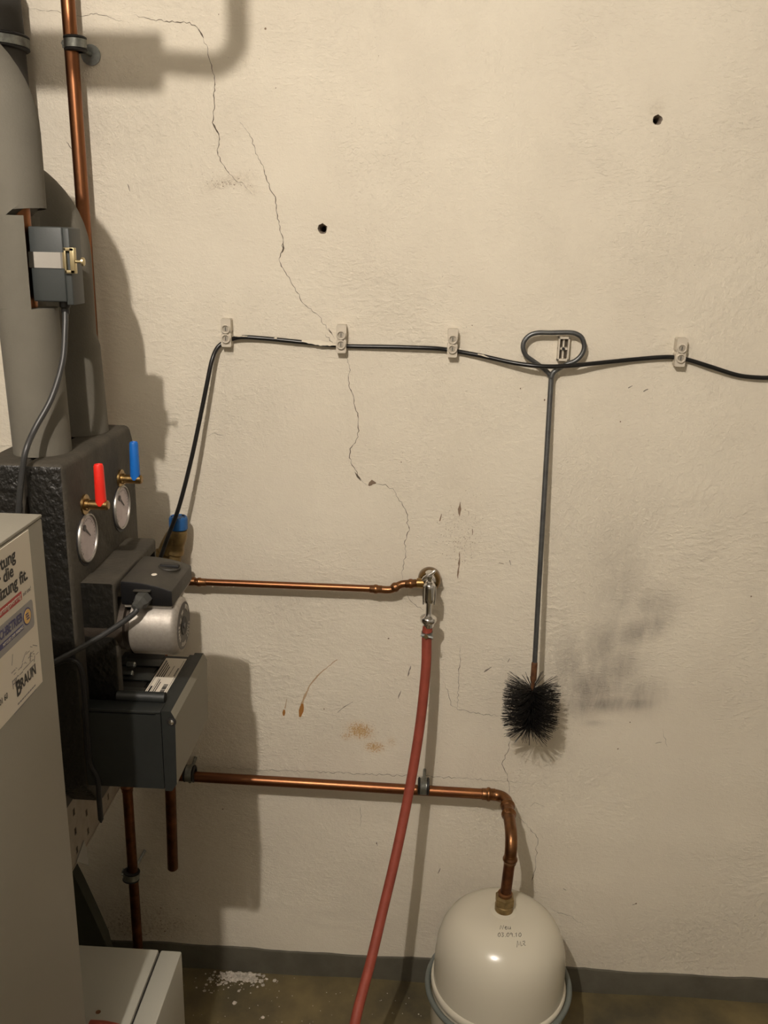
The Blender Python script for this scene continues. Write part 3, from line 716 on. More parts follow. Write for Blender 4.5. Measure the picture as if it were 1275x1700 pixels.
# ------------------------------------------------------------ boiler with its service sticker
XB = -.42; KS = .84
t = thing('boiler', (-.85, -.93, 0), 'tall grey boiler casing at the left edge with a service sticker on its side', 'boiler')
zb = 1.386; yb = -.812
obj('casing', box(B(), (-1.1, -1.35, .34), (XB, yb, zb-.004), .003), boil, t, angle=40)
obj('top_panel', box(B(), (-1.1, -1.35, zb-.004), (XB, yb, zb), .0015), boil, t, angle=40)
obj('plinth', box(B(), (-1.08, -1.32, 0), (XB-.02, yb-.02, .34)), rubber, t, smooth=False)
s0 = PX(45, 880, XB); s1 = PX(71, 1130, XB)
sy1 = (s0.y+s1.y)/2; sz1, sz0 = s0.z, s1.z; sy0 = sy1-.135
stk = obj('service_sticker', box(B(), (XB-.001, sy0, sz0), (XB+.0007, sy1, sz1)), paper, t, smooth=False)
def side_text(txt, y, z, size, m, name='sticker_print', right=True, bold=.0, xs=1.0, lift=.0010, parent=None):
    cu = bpy.data.curves.new('txt', 'FONT'); cu.body = txt; cu.size = size*KS; cu.align_x = 'RIGHT' if right else 'LEFT'; cu.offset = bold; cu.extrude = .00005; cu.resolution_u = 3
    o = bpy.data.objects.new('txt', cu); COL.objects.link(o); dg = bpy.context.evaluated_depsgraph_get()
    me = bpy.data.meshes.new_from_object(o.evaluated_get(dg)); bpy.data.objects.remove(o)
    bm = B(); bm.from_mesh(me); bpy.data.meshes.remove(me)
    for v in bm.verts: v.co = Vector((XB+lift+v.co.z, y+v.co.x*xs, z+v.co.y))
    return obj(name, bm, m, parent or stk, smooth=False, recalc=False)
def sq(px, py): p = PX(px, py, XB); return p.y, p.z
def side_rect(y0, y1, z0, z1, m, lift=.0008, th=.0002, r=0):
    bm = B()
    if r:
        P4 = []
        for (cy_, cz, a0) in ((y1-r, z1-r, 0), (y0+r, z1-r, 90), (y0+r, z0+r, 180), (y1-r, z0+r, 270)):
            for k in range(6):
                an = math.radians(a0+18*k); P4.append(Vector((XB+lift, cy_+r*math.cos(an), cz+r*math.sin(an))))
        prism(bm, P4, (th, 0, 0))
    else: box(bm, (XB+lift, y0, z0), (XB+lift+th, y1, z1))
    return obj('sticker_print', bm, m, stk, smooth=False)
y, z = sq(24.5, 929); side_text('Wartung', y, z, .0222, ink, bold=.00045, xs=1.02)
y, z = sq(21.5, 955); side_text('für die', y, z, .0222, ink, bold=.00045, xs=1.02)
y, z = sq(45, 960); side_text('Heizung fit.', y, z, .0222, ink, bold=.00045, xs=1.02)
ya, za = sq(33.8, 981); yb_, zb_ = sq(35, 995); side_rect(sy0+.006, ya, zb_, za, red_ink)
side_text('Wartungsvertrag', ya-.002, zb_+.0028, .0105, paper, lift=.0012, xs=.95)
y, z = sq(50, 979); side_text('mit uns!', y, z, .0085, ink_grey, xs=.85)
ya, za = sq(52, 993); yb_, zb_ = sq(54.5, 1040); side_rect(sy0+.01, ya, zb_, za, badge_grey, r=.005)
y, z = sq(35.5, 1030); side_text('FACHBETRIEB', y, z, .0165, blue_ink, xs=.75, bold=.0003, lift=.0012)
y2, z2 = sq(37, 1036); side_rect(sy0+.012, y2, z2-.0055, z2+.0005, blue_ink, lift=.001)
side_text('MITGLIED DER INNUNG', y2-.001, z2-.0042, .0055, paper, lift=.0014, xs=.95)
yc, zc = sq(43.5, 1023)
for rr, m, lf in ((.0096, blue_ink, .0011), (.0080, yellow_ink, .0014)):
    obj('sticker_emblem', lathe(B(), [(0, 0), (rr, 0), (rr, .0002), (0, .0002)], (XB+lf, yc, zc), (1, 0, 0), 28), m, stk, smooth=False)
bm = B()
for k in range(3): box(bm, (XB+.0017, yc-.0045+k*.001, zc+.0025-k*.003), (XB+.0019, yc+.004-(2-k)*.001, zc+.0040-k*.003))
obj('sticker_emblem', bm, blue_ink, stk, smooth=False)
bm = B(); rt = random.Random(8)
yl, zl = sq(10, 1062)
for k in range(26):
    yy = sy1-.006-rt.random()*.07; zz = sz1-.126-rt.random()*.025; L_ = rt.uniform(.003, .012); an = rt.choice((0, 0, .6, -.5, 1.2)); d = Vector((0, math.cos(an), math.sin(an)))*L_; n_ = Vector((0, -math.sin(an), math.cos(an)))*rt.uniform(.0002, .0005)
    q = Vector((XB+.0009, yy, zz)); prism(bm, [q-n_, q+d-n_, q+d+n_, q+n_], (.0002, 0, 0))
obj('sticker_map', bm, ink_grey, stk, smooth=False)
y, z = sq(59, 1117); side_text('RAUN', y, z, .0205, ink, bold=.0004, xs=.82)
wB = .038; side_text('B', y-wB, z-.0035, .029, ink, bold=.0006, xs=.85)
side_text('HG', y-wB-.002, z+.009, .017, ink_grey, xs=.8)
bm = B()
for k, (a0, a1, dz) in enumerate(((.010, .055, -.012), (.006, .060, -.018))):
    q = a0
    while q < a1:
        wq = rt.uniform(.002, .005); box(bm, (XB+.0009, y-a1+q-.004, z+dz-.001), (XB+.0011, y-a1+q+wq-.004, z+dz+.0006)); q += wq+.0012
box(bm, (XB+.0009, y-.030, z+.018), (XB+.0011, y-.004, z+.0186))
obj('sticker_small_lines', bm, ink_grey, stk, smooth=False)['kind'] = 'stuff'
y, z = sq(12, 1158); side_text('01 60', y, z, .0115, ink, xs=.85)

# ------------------------------------------------------------ low grey cabinet behind the boiler
t = thing('floor_cabinet', (-.6, -.5, 0), 'low light grey metal cabinet on the floor behind the boiler, below the pump station', 'cabinet')
cr_ = PX(302, 1578, -.37); zc_ = cr_.z; yr = cr_.y
sx = PZ(268, 1573, zc_).x
obj('body', box(B(), (-.98, -.80, .0), (sx-.003, yr, zc_), .003), cabinet_m, t, angle=40)
obj('side_cover', box(B(), (sx, -.80, .0), (-.37, yr, zc_-.001), .003), cabinet_m, t, angle=40)
obj('seam_strip', box(B(), (sx-.004, -.80, .01), (sx+.001, yr-.002, zc_-.006)), rubber, t, smooth=False)
t2 = PZ(163, 1680, zc_)
obj('rust_spot', lathe(B(), [(0, 0), (.004, 0), (.003, .0006), (0, .0008)], (t2.x, t2.y, zc_), (0, 0, 1), 10), rust_m, t)

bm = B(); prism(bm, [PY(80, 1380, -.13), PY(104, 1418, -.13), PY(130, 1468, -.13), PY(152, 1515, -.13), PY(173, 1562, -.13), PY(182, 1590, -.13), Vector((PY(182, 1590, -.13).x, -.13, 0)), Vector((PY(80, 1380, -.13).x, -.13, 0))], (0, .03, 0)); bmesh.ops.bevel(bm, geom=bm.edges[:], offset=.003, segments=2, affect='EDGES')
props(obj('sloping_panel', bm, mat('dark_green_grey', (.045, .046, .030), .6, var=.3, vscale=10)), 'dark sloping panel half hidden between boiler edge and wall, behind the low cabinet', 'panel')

# ------------------------------------------------------------ small overflow valve with blue cap, and its pipes
vc = PY(296, 866, -.05)
t = thing('overflow_valve', (vc.x, -.05, 1.0), 'tarnished brass overflow valve with a blue cap on the wall behind the pump', 'valve')
obj('blue_cap', lathe(B(), [(.0165, -.016), (.0185, -.014), (.0185, .006), (.017, .010), (.0155, .0115), (.0135, .0095), (0, .0095)], vc, (.02, 0, 1), 32), blue_cap, t, angle=40)
bm = B()
for k in range(6): 
    an = k*PI/3; box(bm, vc+Vector((.014*math.cos(an)-.002, .014*math.sin(an)-.0025, .0075)), vc+Vector((.014*math.cos(an)+.002, .014*math.sin(an)+.0025, .0108)))
obj('cap_slots', bm, rubber, t, smooth=False)
a0 = vc+Vector((0, 0, -.016)); a1 = PY(280, 905, -.05); a2 = PY(272, 920, -.05)
obj('valve_body', lathe(B(), [(.0165, 0), (.018, -.006), (.018, -.018), (.015, -.034), (.0165, -.045), (.0165, -.052), (.0125, -.056), (.0125, -.075), (.014, -.078), (.014, -.083), (.0105, -.086), (.010, -.105), (.0115, -.108), (.0115, -.114), (.0095, -.116), (.0095, -.128)], a0, (.16, 0, 1), 28), brass_old, t, angle=40)
obj('outlet_arm', sweep(B(), [a0+Vector((-.002, 0, -.010)), a0*.5+a1*.5, a1, a1*.2+a2*.8], [.017, .0175, .0165, .015], 20), brass_old, t, angle=50)
a3 = PY(268, 925, -.05)
obj('outlet_nut', lathe(B(), [(.012, .0), (.0175, .002), (.0175, .010), (.012, .012)], a3, (a1-a3), 8), brass_old, t, angle=30)
t = thing('drain_pipe', (-.532, -.05, .33), 'shorter lower copper pipe under the control box with an open rounded end', 'pipe')
sb = PY(287, 1441, -.05); sm = PY(283, 1312, -.05)
obj('pipe_run', sweep(B(), smooth_path([a2+Vector((.001, 0, 0)), a3+Vector((-.004, 0, -.02)), (sm.x-.004, -.05, .95), (sm.x, -.05, sm.z)], 6)+[Vector((sb.x, -.05, sb.z)), Vector((sb.x, -.05, sb.z-.004))], [.0118]*20+[.0085], 18), copper_dark, t, angle=60)

t = thing('copper_pipe', (-.625, -.05, 0), 'dark copper pipe running down to the floor at lower left, held by one clamp', 'pipe')
u0 = PY(211, 1305, -.05); u1 = PY(230, 1565, -.05)
obj('pipe_run', sweep(B(), [(u0.x, -.05, .99), (u0.x, -.05, u0.z), (u1.x-.002, -.05, u1.z), (u1.x-.002, -.05, 0)], .0112, 18), copper_dark, t, angle=60)
bead(t, (u0.x, -.05, u0.z+.0), (0, 0, 1), .0112, m=copper_dark)
k = PY(218, 1453, -.05)
pipe_clamp('pipe_clamp', (k.x, -.05, k.z), (.1, .12, 1), .0112, 'tilted pipe clamp on the dark copper pipe at lower left', None, 1, (.018, .05, .03), plate=False)

# ------------------------------------------------------------ upper copper pipe to the tap
t = thing('copper_pipe', (-.28, -.034, .995), 'thin bright copper pipe running across to the tap', 'pipe')
YU = -.036; r = .0072
ua = PY(305, 965, YU); ub = PY(622, 977.5, YU); uc = PY(648, 979, YU); ud = PY(664, 971, YU); ue = PY(700, 968, YU)
obj('pipe_run', sweep(B(), [ua+Vector((-.0, 0, 0)), ub], r, 18), copper, t, angle=60)
obj('bend', sweep(B(), smooth_path([ub, uc, ud, ud+Vector((.012, 0, .003)), ue], 6), r*1.08, 18), fit_copper, t, angle=60)
for (px, py, L_) in ((331, 966.5, .030), (624, 978, .026)): 
    bead(t, PY(px, py, YU), ub-ua, r, L_=L_)
bead(t, PY(656, 975, YU), ud-uc, r*1.05, L_=.014); bead(t, PY(682, 969, YU), ue-ud, r*1.05, L_=.024)
ux = PY(316, 965, YU)
obj('tee', sweep(sweep(B(), [ux-Vector((.022, 0, 0)), ux+Vector((.010, 0, 0))], r*1.25, 18), [ux+Vector((-.006, 0, 0)), ux+Vector((-.006, -.008, .035))], r*1.2, 18), fit_copper, t, angle=50)

# ------------------------------------------------------------ tap
dc = PY(712, 966, -.03)
t = thing('water_tap', (dc.x, -.05, dc.z-.05), 'small chrome tap on a round brass wall elbow', 'tap')
obj('wall_elbow', lathe(B(), [(.0, -.0), (.0215, .0), (.0232, .004), (.0238, .016), (.0228, .026), (.0195, .033), (.013, .037), (0, .038)], (dc.x+.001, 0, dc.z), (0, -1, 0), 36), mat('dark_brass', (.20, .125, .05), .24, 1), t, angle=50)
obj('inlet_socket', sweep(B(), [ue-Vector((.010, 0, 0)), (dc.x, YU, ue.z)], .0100, 20), brass, t)
TY = -.078; tx = PY(712.5, 990, TY).x
zbell = PY(712, 972, TY).z; zbb = PY(712, 1001, TY).z; zsp = PY(712, 1022, TY).z; zn = PY(712, 1040, TY).z
obj('inlet_body', lathe(B(), [(.011, 0), (.011, .02), (.0125, .022), (.0125, .030), (.009, .032), (.009, .05)], (tx, -.028, zbell+.004), (0, -1, -.12), 24), chrome, t, angle=40)
obj('bonnet', lathe(B(), [(.0085, zbell+.005-zbb), (.0112, zbell+.002-zbb), (.0115, zbell-.004-zbb), (.0115, .010), (.0108, .003), (.0085, 0), (.0062, -.001)], (tx, TY, zbb), (0, 0, 1), 28), chrome, t, angle=50)
for s_ in (-1, 1):
    obj('side_rib', sweep(B(), [(tx+s_*.0112, TY-.003, zbell), (tx+s_*.0120, TY-.003, (zbell+zbb)/2), (tx+s_*.0108, TY-.003, zbb-.002)], .0017, 8), chrome, t)
obj('spout', lathe(B(), [(.0060, zbell-zsp), (.0062, zbb-zsp), (.0058, .008), (.0066, .002), (.009, -.001)], (tx, TY-.004, zsp), (0, 0, 1), 24), chrome, t, angle=50)
obj('hose_union', lathe(B(), [(.006, .006), (.0075, .003), (.0145, -.001), (.0165, -.0035), (.0165, -.010), (.0145, -.0135), (.0105, -.0145), (.0105, zn-zsp)], (tx, TY-.002, zsp), (0, 0, 1), 28), chrome, t, angle=40)
hs_ = PY(714, 957, TY)
sp0 = Vector((tx, TY, zbell+.003)); sp1 = Vector((tx, TY-.004, zbell+.022))
st_ = obj('spindle', lathe(B(), [(.0075, 0), (.0075, .006), (.0045, .008), (.0045, .014), (.006, .015), (.006, .020), (0, .021)], sp0, sp1-sp0, 16), chrome, t, angle=40)
ha = PY(701, 963, TY-.004); hb_ = PY(723, 947, TY-.004)
obj('lever_handle', sweep(B(), [ha, ha*.8+hb_*.2, ha*.45+hb_*.55, hb_*.9+ha*.1, hb_], [.0025, .0048, .0040, .0036, .0022], 12), chrome, t)

# ------------------------------------------------------------ red hose
hp = [Vector((tx, TY-.002, zsp-.010)), PY(708.5, 1060, TY-.004), PY(707, 1110, -.092), PY(699, 1190, -.112), PY(687, 1270, -.138), PY(672, 1350, -.172), PY(655, 1430, -.215), PY(636, 1510, -.262), PY(617, 1590, -.315), PY(601, 1650, -.355), PY(590, 1695, -.39),
      Vector((-.105, -.45, .19)), Vector((-.14, -.53, .09)), Vector((-.20, -.66, .012)), Vector((-.30, -.80, .0105)), Vector((-.33, -.88, .06)), Vector((-.335, -.86, .30)), Vector((-.345, -.82, zc_-.02)), Vector((-.372, -.77, zc_+.018)), Vector((-.41, -.72, zc_+.0105)), PZ(178, 1708, zc_+.0105), PZ(160, 1706, zc_+.0105)+Vector((-.01, 0, 0))]
t = thing('red_hose', (tx, TY, 0), 'brick red rubber hose hanging from the tap down past the copper pipe', 'hose')
obj('hose_tube', sweep(B(), smooth_path(hp, 8), .0100, 20), hose_red, t, angle=60)
hc = PY(709, 1052, TY-.004); ax = Vector((.05, .08, -1))
hcl = obj('hose_clamp', lathe(B(), [(.0100, -.0045), (.0114, -.0045), (.0114, .0045), (.0100, .0045), (.0100, -.0045)], hc, ax, 28), zinc, t, angle=40)
obj('clamp_screw', sweep(B(), [hc+Vector((-.012, -.008, .001)), hc+Vector((.012, -.0115, -.003))], .0035, 10), zinc, hcl)
obj('clamp_screw', lathe(B(), [(0, 0), (.0045, 0), (.0045, .004), (0, .004)], hc+Vector((-.002, -.0105, -.001)), (0, -1, 0), 8), mat('yellow_zinc', (.5, .42, .25), .35, 1), hcl, smooth=False)

# ------------------------------------------------------------ lower copper pipe into the vessel
t = thing('copper_pipe', (-.18, -.045, .53), 'thick copper pipe along the wall that bends down into the white vessel', 'pipe')
r = .0113; la = PY(300, 1288, -.045); lb_ = PY(808, 1318.5, -.045); EX = .205
obj('pipe_run', sweep(B(), [la+Vector((-.010, 0, 0)), la, lb_], r, 20), copper, t, angle=60)
zl_ = lb_.z-.001; VX, VY = .199, -.195
e1 = [lb_]+arc((EX, -.045, zl_), (EX-.026, -.045, zl_), (EX, -.071, zl_), 10)+[(EX, -.090, zl_)]
obj('elbow', sweep(B(), e1, r*1.1, 20), fit_copper, t, angle=60)
e2 = [(EX, -.088, zl_), (EX, -.13, zl_)]+arc((EX, VY, zl_), (EX, VY+.034, zl_), (EX-.001, VY, zl_-.034), 10)+[(EX-.001, VY, zl_-.045)]
obj('elbow', sweep(B(), e2, r*1.1, 20), fit_copper, t, angle=60)
obj('pipe_run', sweep(B(), [(EX-.001, VY, zl_-.04), (VX, VY, .395)], r, 20), copper_dark, t, angle=60)
bead(t, lb_+Vector((.004, 0, 0)), (1, 0, 0), r, L_=.030)
bead(t, (EX, -.082, zl_), (0, 1, 0), r*1.04, L_=.018); bead(t, (EX, -.112, zl_), (0, 1, 0), r*1.04, L_=.022); bead(t, (EX-.001, VY, zl_-.046), (0, 0, 1), r, L_=.022)
for px, py, lbl in ((703, 1305, 'pipe clamp with black rubber on the thick lower copper pipe beside the red hose'), (315, 1284, 'pipe clamp at the left end of the thick lower copper pipe beside the control box')):
    q = PY(px, py, -.045)
    pipe_clamp('pipe_clamp', (q.x, -.045, q.z), (1, 0, 0), r, lbl, None, -1, (.002, .045, .012), plate=False)

# ------------------------------------------------------------ expansion vessel
VC = Vector((.197, -.2, 0))
t = thing('expansion_vessel', (VC.x, VC.y, 0), 'white domed expansion vessel on the floor with pen writing on top', 'vessel')
PROF = [(0, .376), (.03, .3755), (.055, .373), (.078, .367), (.098, .356), (.114, .340), (.125, .319), (.1315, .295), (.1345, .265), (.1355, .230), (.1360, .205)]
obj('dome', lathe(B(), PROF[::-1][0:0]+PROF, VC, (0, 0, 1), 96), vessel_m, t, angle=70)
obj('lower_shell', lathe(B(), [(.1362, .200), (.138, .19), (.138, .10), (.130, .06), (.105, .03), (.06, .012), (0, .01)], VC, (0, 0, 1), 72), vessel_m, t, angle=70)
obj('rim_seam', lathe(B(), [(.1362, .212), (.1405, .208), (.1405, .196), (.1375, .192)], VC, (0, 0, 1), 72), vessel_m, t, angle=60)
rim = torus(B(), VC+Vector((0, 0, .197)), (-.055, -.02, 1), .1475, .0058, 96, 12); obj('rim_band', rim, rim_m, t)
for k in range(3):
    an = k*2*PI/3+.5; obj('foot', box(B(), VC+Vector((.09*math.cos(an)-.012, .09*math.sin(an)-.012, 0)), VC+Vector((.09*math.cos(an)+.012, .09*math.sin(an)+.012, .03)), .003), vessel_m, t)
obj('union_nut', lathe(B(), [(.0160, .376), (.0190, .377), (.0190, .391), (.0165, .393)], (VX, VY, 0), (0, 0, 1), 32), brass_old, t, angle=40)
obj('union_nut', lathe(B(), [(.0165, .392), (.0205, .394), (.0205, .409), (.0175, .413), (.0125, .414)], (VX, VY, 0), (0, 0, 1), 6), brass_old, t, smooth=False)
obj('solder_ring', lathe(B(), [(.0115, .412), (.0145, .413), (.0145, .419), (.0115, .421)], (VX, VY, 0), (0, 0, 1), 24), fit_copper, t)
obj('collar', lathe(B(), [(.030, .3745), (.022, .378), (.0175, .3785)], (VX, VY, 0), (0, 0, 1), 32), vessel_m, t)
def prof_z(r_):
    for (r0, z0), (r1, z1) in zip(PROF, PROF[1:]):
        if r0 <= r_ <= r1: return z0+(z1-z0)*(r_-r0)/(r1-r0)
    return -1
def on_dome(px, py):
    d = ray(px, py); s = 1.2
    while s < 2.6:
        q = CAM+d*s; rr = math.hypot(q.x-VC.x, q.y-VC.y)
        if rr < .136 and q.z <= prof_z(rr): return q-d*.0006
        s += .0006
    return None
def stroke(bm, pts, rr=.00055):
    P3 = [on_dome(*p) for p in pts]; P3 = [p for p in P3 if p]
    if len(P3) > 1: sweep(bm, P3, rr, 5)
bm = B()
def glyphs(items, ox, oy, s):
    for st in items: stroke(bm, [(ox+x*s, oy+y*s) for x, y in st])
# 'Neu'
glyphs([[(0, 6), (1.2, 0), (4, 6), (5.5, 0)], [(7, 4), (10, 3), (9.5, 1.8), (8, 2), (7.3, 4), (8.5, 6), (11, 5.5)], [(12, 2), (12, 5), (13.5, 6), (15, 5), (15.2, 2), (16, 6)]], 830, 1536, 1.12)
dg_ = {'0': [[(2, 0), (0, 2), (0, 5), (2, 6), (3.5, 4), (3.3, 1.5), (2, 0)]], '3': [[(0, 0), (3, .5), (1.2, 2.6), (3.2, 4), (2, 6), (0, 5.5)]], '9': [[(3.3, 1.5), (1.5, 0), (0, 1.6), (1.5, 3), (3.3, 1.5), (3, 6)]], '1': [[(0, 1.5), (1.5, 0), (1.3, 6)]], '.': [[(.5, 5.5), (1.2, 6.1)]]}
xo = 827
for ch in '03.09.10':
    glyphs(dg_[ch], xo, 1548.5, 1.1); xo += 3.2 if ch == '.' else 5.6
glyphs([[(0, 9), (1, 0), (3, 6), (5, 1), (6, 7), (8, 6)], [(8, 1), (11, 0), (11, 3), (8.5, 4), (12, 6.5)]], 858, 1562, 1.2)
obj('pen_writing', bm, mat('pen', (.08, .07, .06), .6), t)

# ------------------------------------------------------------ black cable with terminal block clips
def clip(px, py, label):
    c = PY(px, py, 0); t = thing('cable_clip', (c.x, 0, c.z-.027), label, 'cable clip', 'terminal block cable clips')
    bm = B(); w_, h_, d_ = .0095, .0265, .021
    outl = [(-w_*.85, -h_), (w_*.85, -h_), (w_, -h_+.003), (w_, -.004), (w_*.82, 0), (w_, .004), (w_, h_-.003), (w_*.85, h_), (-w_*.85, h_), (-w_, h_-.003), (-w_, .004), (-w_*.82, 0), (-w_, -.004), (-w_, -h_+.003)]
    prism(bm, [Vector((c.x+x, -.0005, c.z+z)) for x, z in outl], (0, -d_, 0)); obj('block', bm, clip_m, t, smooth=False)
    for s_ in (-.0125+.002, .0075):
        q = Vector((c.x, -d_, c.z+s_))
        tu = obj('screw_turret', lathe(B(), [(.0088, 0), (.0088, .0045), (.0076, .0055), (.0062, .0050), (.0057, .0015), (0, .0015)], q, (0, -1, 0), 24), clip_m, t, angle=40)
        obj('screw', lathe(B(), [(0, .0012), (.0044, .0012), (.0046, .0030), (0, .0030)], q, (0, -1, 0), 16), mat('screw_dull', (.42, .38, .31), .5, .4), tu, angle=40)
        obj('screw_slot', box(B(), q+Vector((-.0006, -.0034, -.0036)), q+Vector((.0006, -.0030, .0036))), rubber, tu, smooth=False)
    return t
clip(379, 551, 'leftmost cream terminal block clip, where the black cable turns down')
clip(568, 561, 'cream terminal block clip sitting on the wall crack')
clip(751, 568, 'cream terminal block clip between the crack and the brush handle')
clip(1126, 583, 'rightmost cream terminal block clip, right of the brush handle loop')
# open terminal block that serves as the hook of the brush
c = PY(934, 578, 0); t = thing('terminal_block', (c.x, 0, c.z-.024), 'open cream terminal block inside the wire loop of the brush handle', 'terminal block')
bm = B(); w_, h_ = .0105, .0225
for lo_, hi_ in (((-w_, -.016, -h_), (-w_+.003, 0, h_)), ((w_-.003, -.016, -h_), (w_, 0, h_)), ((-w_, -.016, -h_), (w_, 0, -h_+.004)), ((-w_, -.016, h_-.004), (w_, 0, h_)), ((-w_, -.010, -.0022), (w_, 0, .0022)), ((-.0018, -.009, -h_), (.0018, 0, h_))):
    box(bm, c+Vector(lo_), c+Vector((hi_[0], -.0005, hi_[2])), .0006)
obj('block', bm, clip_m, t, smooth=False)
bm = B()
for z in (-.011, .011):
    for x in (-.0048, .0048): box(bm, c+Vector((x-.0022, -.006, z-.006)), c+Vector((x+.0022, -.001, z+.006)))
obj('brass_sleeves', bm, mat('sleeve', (.10, .08, .06), .5, .7), t, smooth=False)
obj('screw', lathe(B(), [(0, 0), (.0028, 0), (.0028, .006), (0, .006)], c+Vector((0, -.009, 0)), (0, -1, 0), 12), rubber, t)

YC_ = -.0185
cpts = [PY(250, 965, -.10), PY(262, 938, -.092), PY(278, 893, -.082), PY(297, 842, -.070), PY(317, 765, -.055), PY(333, 690, -.042), PY(344, 635, -.034), PY(352, 598, -.026), PY(362, 576, -.014), PY(378, 566, -.009), PY(400, 560, -0.0120), PY(440, 562, -0.0095), PY(500, 568, -0.0095), PY(550, 573, -.007), PY(568, 574, -.009), PY(586, 575, -.007), PY(650, 576, -0.0095), PY(715, 578, -0.0105), PY(738, 580, -.008), PY(752, 582, -.009), PY(768, 585, -.008), PY(800, 591, -0.0115), PY(850, 602, -.020),
        PY(885, 607, -.0295), PY(918, 608.5, -.0315), PY(955, 606.5, -.0285), PY(990, 603, -.018), PY(1050, 597, -.009), PY(1100, 593, -.009), PY(1126, 594, -.009), PY(1148, 599, -.008), PY(1180, 609, -0.0115), PY(1225, 623, -0.0095), PY(1262, 627, -0.0095), PY(1300, 628, -0.0095), PY(1400, 640, -.006)]
t = thing('black_cable', (0, -.01, cpts[-1].z), 'black cable strung along the wall through the cream terminal block clips', 'cable')
obj('cable_sheath', sweep(B(), smooth_path(cpts, 8), .0042, 14), cab_black, t)
def paintfleck(pts, off, w0, yy):
    bm = B(); prev = None; n_ = len(pts)
    W = smooth_path([PY(px, py+off, yy) for px, py in pts], 5)
    r_ = random.Random(int(pts[0][0]))
    for i, p in enumerate(W):
        f = i/(len(W)-1); h = w0*math.sin(PI*min(max(f, .06), .94))**.5*r_.uniform(.7, 1.2)
        cur = [bm.verts.new(p+Vector((0, .0022, h*.5))), bm.verts.new(p+Vector((0, -.0012, .0))), bm.verts.new(p+Vector((0, -.0024, -h*.5)))]
        if prev:
            for k in range(2): bm.faces.new((prev[k], prev[k+1], cur[k+1], cur[k]))
        prev = cur
    obj('paint_fleck', bm, flake_m, t)
paintfleck([(501, 565.5), (520, 568), (540, 570.5), (558, 572)], 0, .0085, -.0138)
paintfleck([(390, 558), (400, 557.5), (411, 558)], 0, .0028, -.0145)
paintfleck([(455, 561), (460, 561.5)], 0, .0028, -.0125)
paintfleck([(793, 588), (803, 590), (812, 593)], 0, .003, -.0155)

# ------------------------------------------------------------ flue brush
t = thing('flue_brush', PY(882, 1215, -.06), 'black bristle flue brush with a long steel handle and wire loop', 'brush')
bt = PY(886, 1118, -.058); YL = -.0215
rod = [PY(935, 607, YL), PY(921, 616, YL), PY(915.5, 626, YL), PY(914, 645, YL-.001), PY(906, 780, -.040), PY(896, 950, -.062), PY(887.3, 1106, -.081)]
obj('handle_rod', sweep(B(), smooth_path(rod, 8), [.0050]*49, 14), rod_m, t)
loop = [(921, 616.5), (938, 606), (955, 599), (966, 588), (970, 575), (966, 561), (956, 554), (942, 552), (915, 552.5), (893, 552.5), (879, 557), (870, 567), (868.5, 579), (874, 591), (886, 600), (900, 610), (910, 619), (913.5, 625)]
obj('handle_loop', sweep(B(), smooth_path([PY(a, b_, YL+(.008 if i > 12 else 0)*min(1, (i-12)/3) if i > 12 else YL) for i, (a, b_) in enumerate(loop)], 5), .0045, 14), rod_m, t)
f0 = PY(887.5, 1100, -.080); f1 = PY(885.5, 1130, -.084)
obj('ferrule', lathe(B(), [(.0045, -.002), (.0058, 0), (.0062, .004), (.0062, (f1-f0).length-.003), (.005, (f1-f0).length), (.0032, (f1-f0).length+.003), (.0032, (f1-f0).length+.010), (0, (f1-f0).length+.011)], f0, f1-f0, 18), rust_m, t, angle=40)
h0 = PY(884, 1138, -.085); h1 = PY(878.5, 1213, -.092); axd = (h1-h0)
obj('twisted_core', sweep(B(), [h0-axd*.05, h1], .0032, 8), rust_m, t)
bm = B(); rb = random.Random(77); u, v = frame_for(axd)
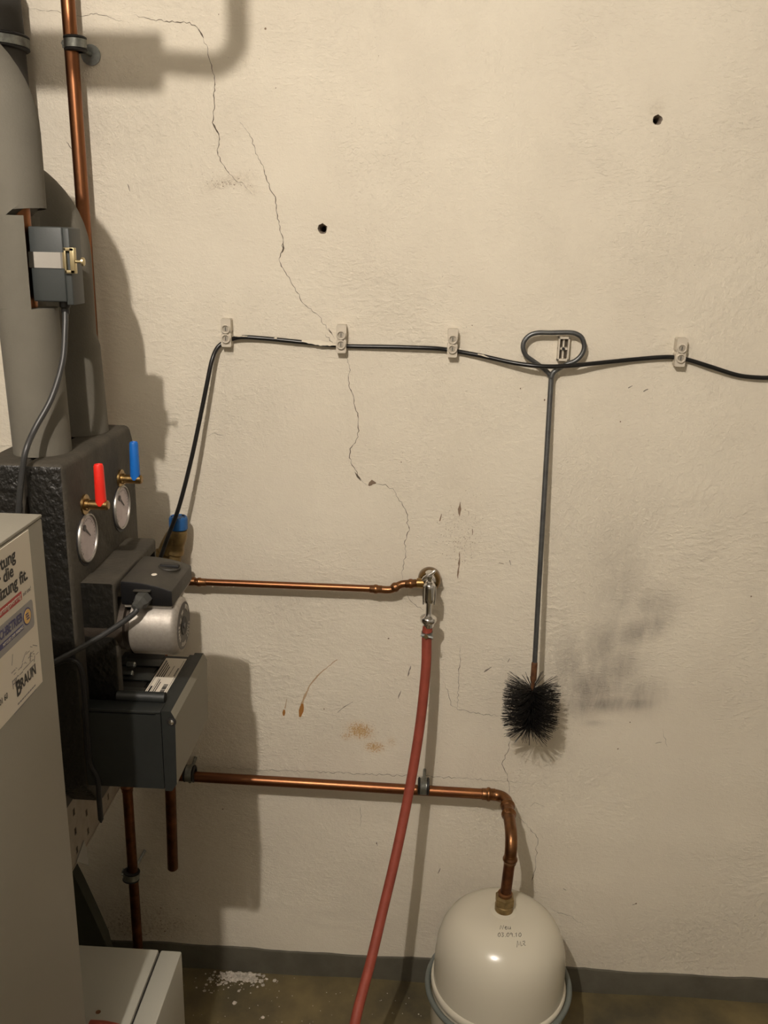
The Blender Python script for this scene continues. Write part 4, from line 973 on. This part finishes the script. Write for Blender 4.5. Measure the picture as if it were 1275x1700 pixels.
for k in range(1400):
    s_ = rb.random(); an = rb.random()*2*PI
    d = u*math.cos(an)+v*math.sin(an); tilt = (s_-.5)*.16+rb.gauss(0, .09)
    if s_ > .9: tilt += rb.random()*.75
    if s_ < .1: tilt -= rb.random()*.45
    d = (d+axd.normalized()*tilt).normalized(); Ln = (.0575 if s_ < .88 else .052)+rb.uniform(-.004, .003)
    Ln *= 1-.38*abs(d.y)**2.5; p0 = h0+axd*(.06+.86*s_); bend = axd.normalized()*rb.gauss(0, .003)+u*rb.gauss(0, .002)
    p1 = p0+d*Ln*.55+bend*.4; p2 = p0+d*Ln+bend
    if p2.y > -.002: p2.y = -.002
    if p1.y > -.003: p1.y = -.003
    uu, vv = frame_for(d); rr = .00058
    r0_ = [bm.verts.new(p0+(uu*math.cos(q*2.094)+vv*math.sin(q*2.094))*rr) for q in range(3)]
    r1_ = [bm.verts.new(p1+(uu*math.cos(q*2.094)+vv*math.sin(q*2.094))*rr) for q in range(3)]
    r2_ = [bm.verts.new(p2+(uu*math.cos(q*2.094)+vv*math.sin(q*2.094))*rr*.8) for q in range(3)]
    for A_, B_ in ((r0_, r1_), (r1_, r2_)):
        for q in range(3): bm.faces.new((A_[q], A_[(q+1) % 3], B_[(q+1) % 3], B_[q]))
    bm.faces.new(r2_)
br = obj('bristles', bm, bristle_m, t, smooth=False, recalc=False); br['kind'] = 'stuff'

# ------------------------------------------------------------ plaster rubble on the floor
def chunk(bm, c, r, rnd):
    rs_ = bmesh.ops.create_icosphere(bm, subdivisions=1, radius=r)['verts']
    for v_ in rs_: v_.co = Vector((v_.co.x*rnd.uniform(.6, 1.3), v_.co.y*rnd.uniform(.6, 1.3), abs(v_.co.z)*rnd.uniform(.4, .9) if v_.co.z > -r*.3 else -0.0))+Vector(c)
rr = random.Random(31)
bm = B()
for k in range(620):
    px = rr.gauss(398, 20); py = rr.gauss(1612, 5)+abs(rr.gauss(0, 5))+abs(px-398)*.25
    if k > 540: px = rr.gauss(385, 40); py = rr.uniform(1608, 1650)
    q = PZ(px, py, 0)
    if q.y > -.012: q.y = -.012-rr.random()*.02
    chunk(bm, (q.x, q.y, 0), rr.choice((rr.uniform(.0006, .002), rr.uniform(.001, .0048))), rr)
for k in range(40):
    q = PZ(rr.uniform(320, 700), rr.uniform(1640, 1700), 0)
    if q.y < -.015: chunk(bm, (q.x, q.y, 0), rr.uniform(.0008, .0018), rr)
o = obj('plaster_crumbs', bm, crumb_m, smooth=False); props(o, 'scatter of pale plaster crumbs along the skirting', 'rubble', kind='stuff')
for (px, py, r_, lb2) in ((417, 1612, .0100, 'largest pale plaster lump in the rubble by the skirting'), (456, 1628, .0058, 'small pale plaster chip right of the rubble heap'), (390, 1665, .0058, 'pale plaster chip on the floor in front of the rubble heap'), (436, 1689, .0045, 'pale plaster chip nearest the bottom of the picture')):
    q = PZ(px, py, 0); q.y = min(q.y, -.016); bm = B(); chunk(bm, (q.x, q.y, 0), r_, rr); bmesh.ops.subdivide_edges(bm, edges=bm.edges[:], cuts=1, use_grid_fill=True)
    props(obj('plaster_chunk', bm, crumb_m, smooth=False), lb2, 'plaster chunk', 'plaster chunks on the floor')
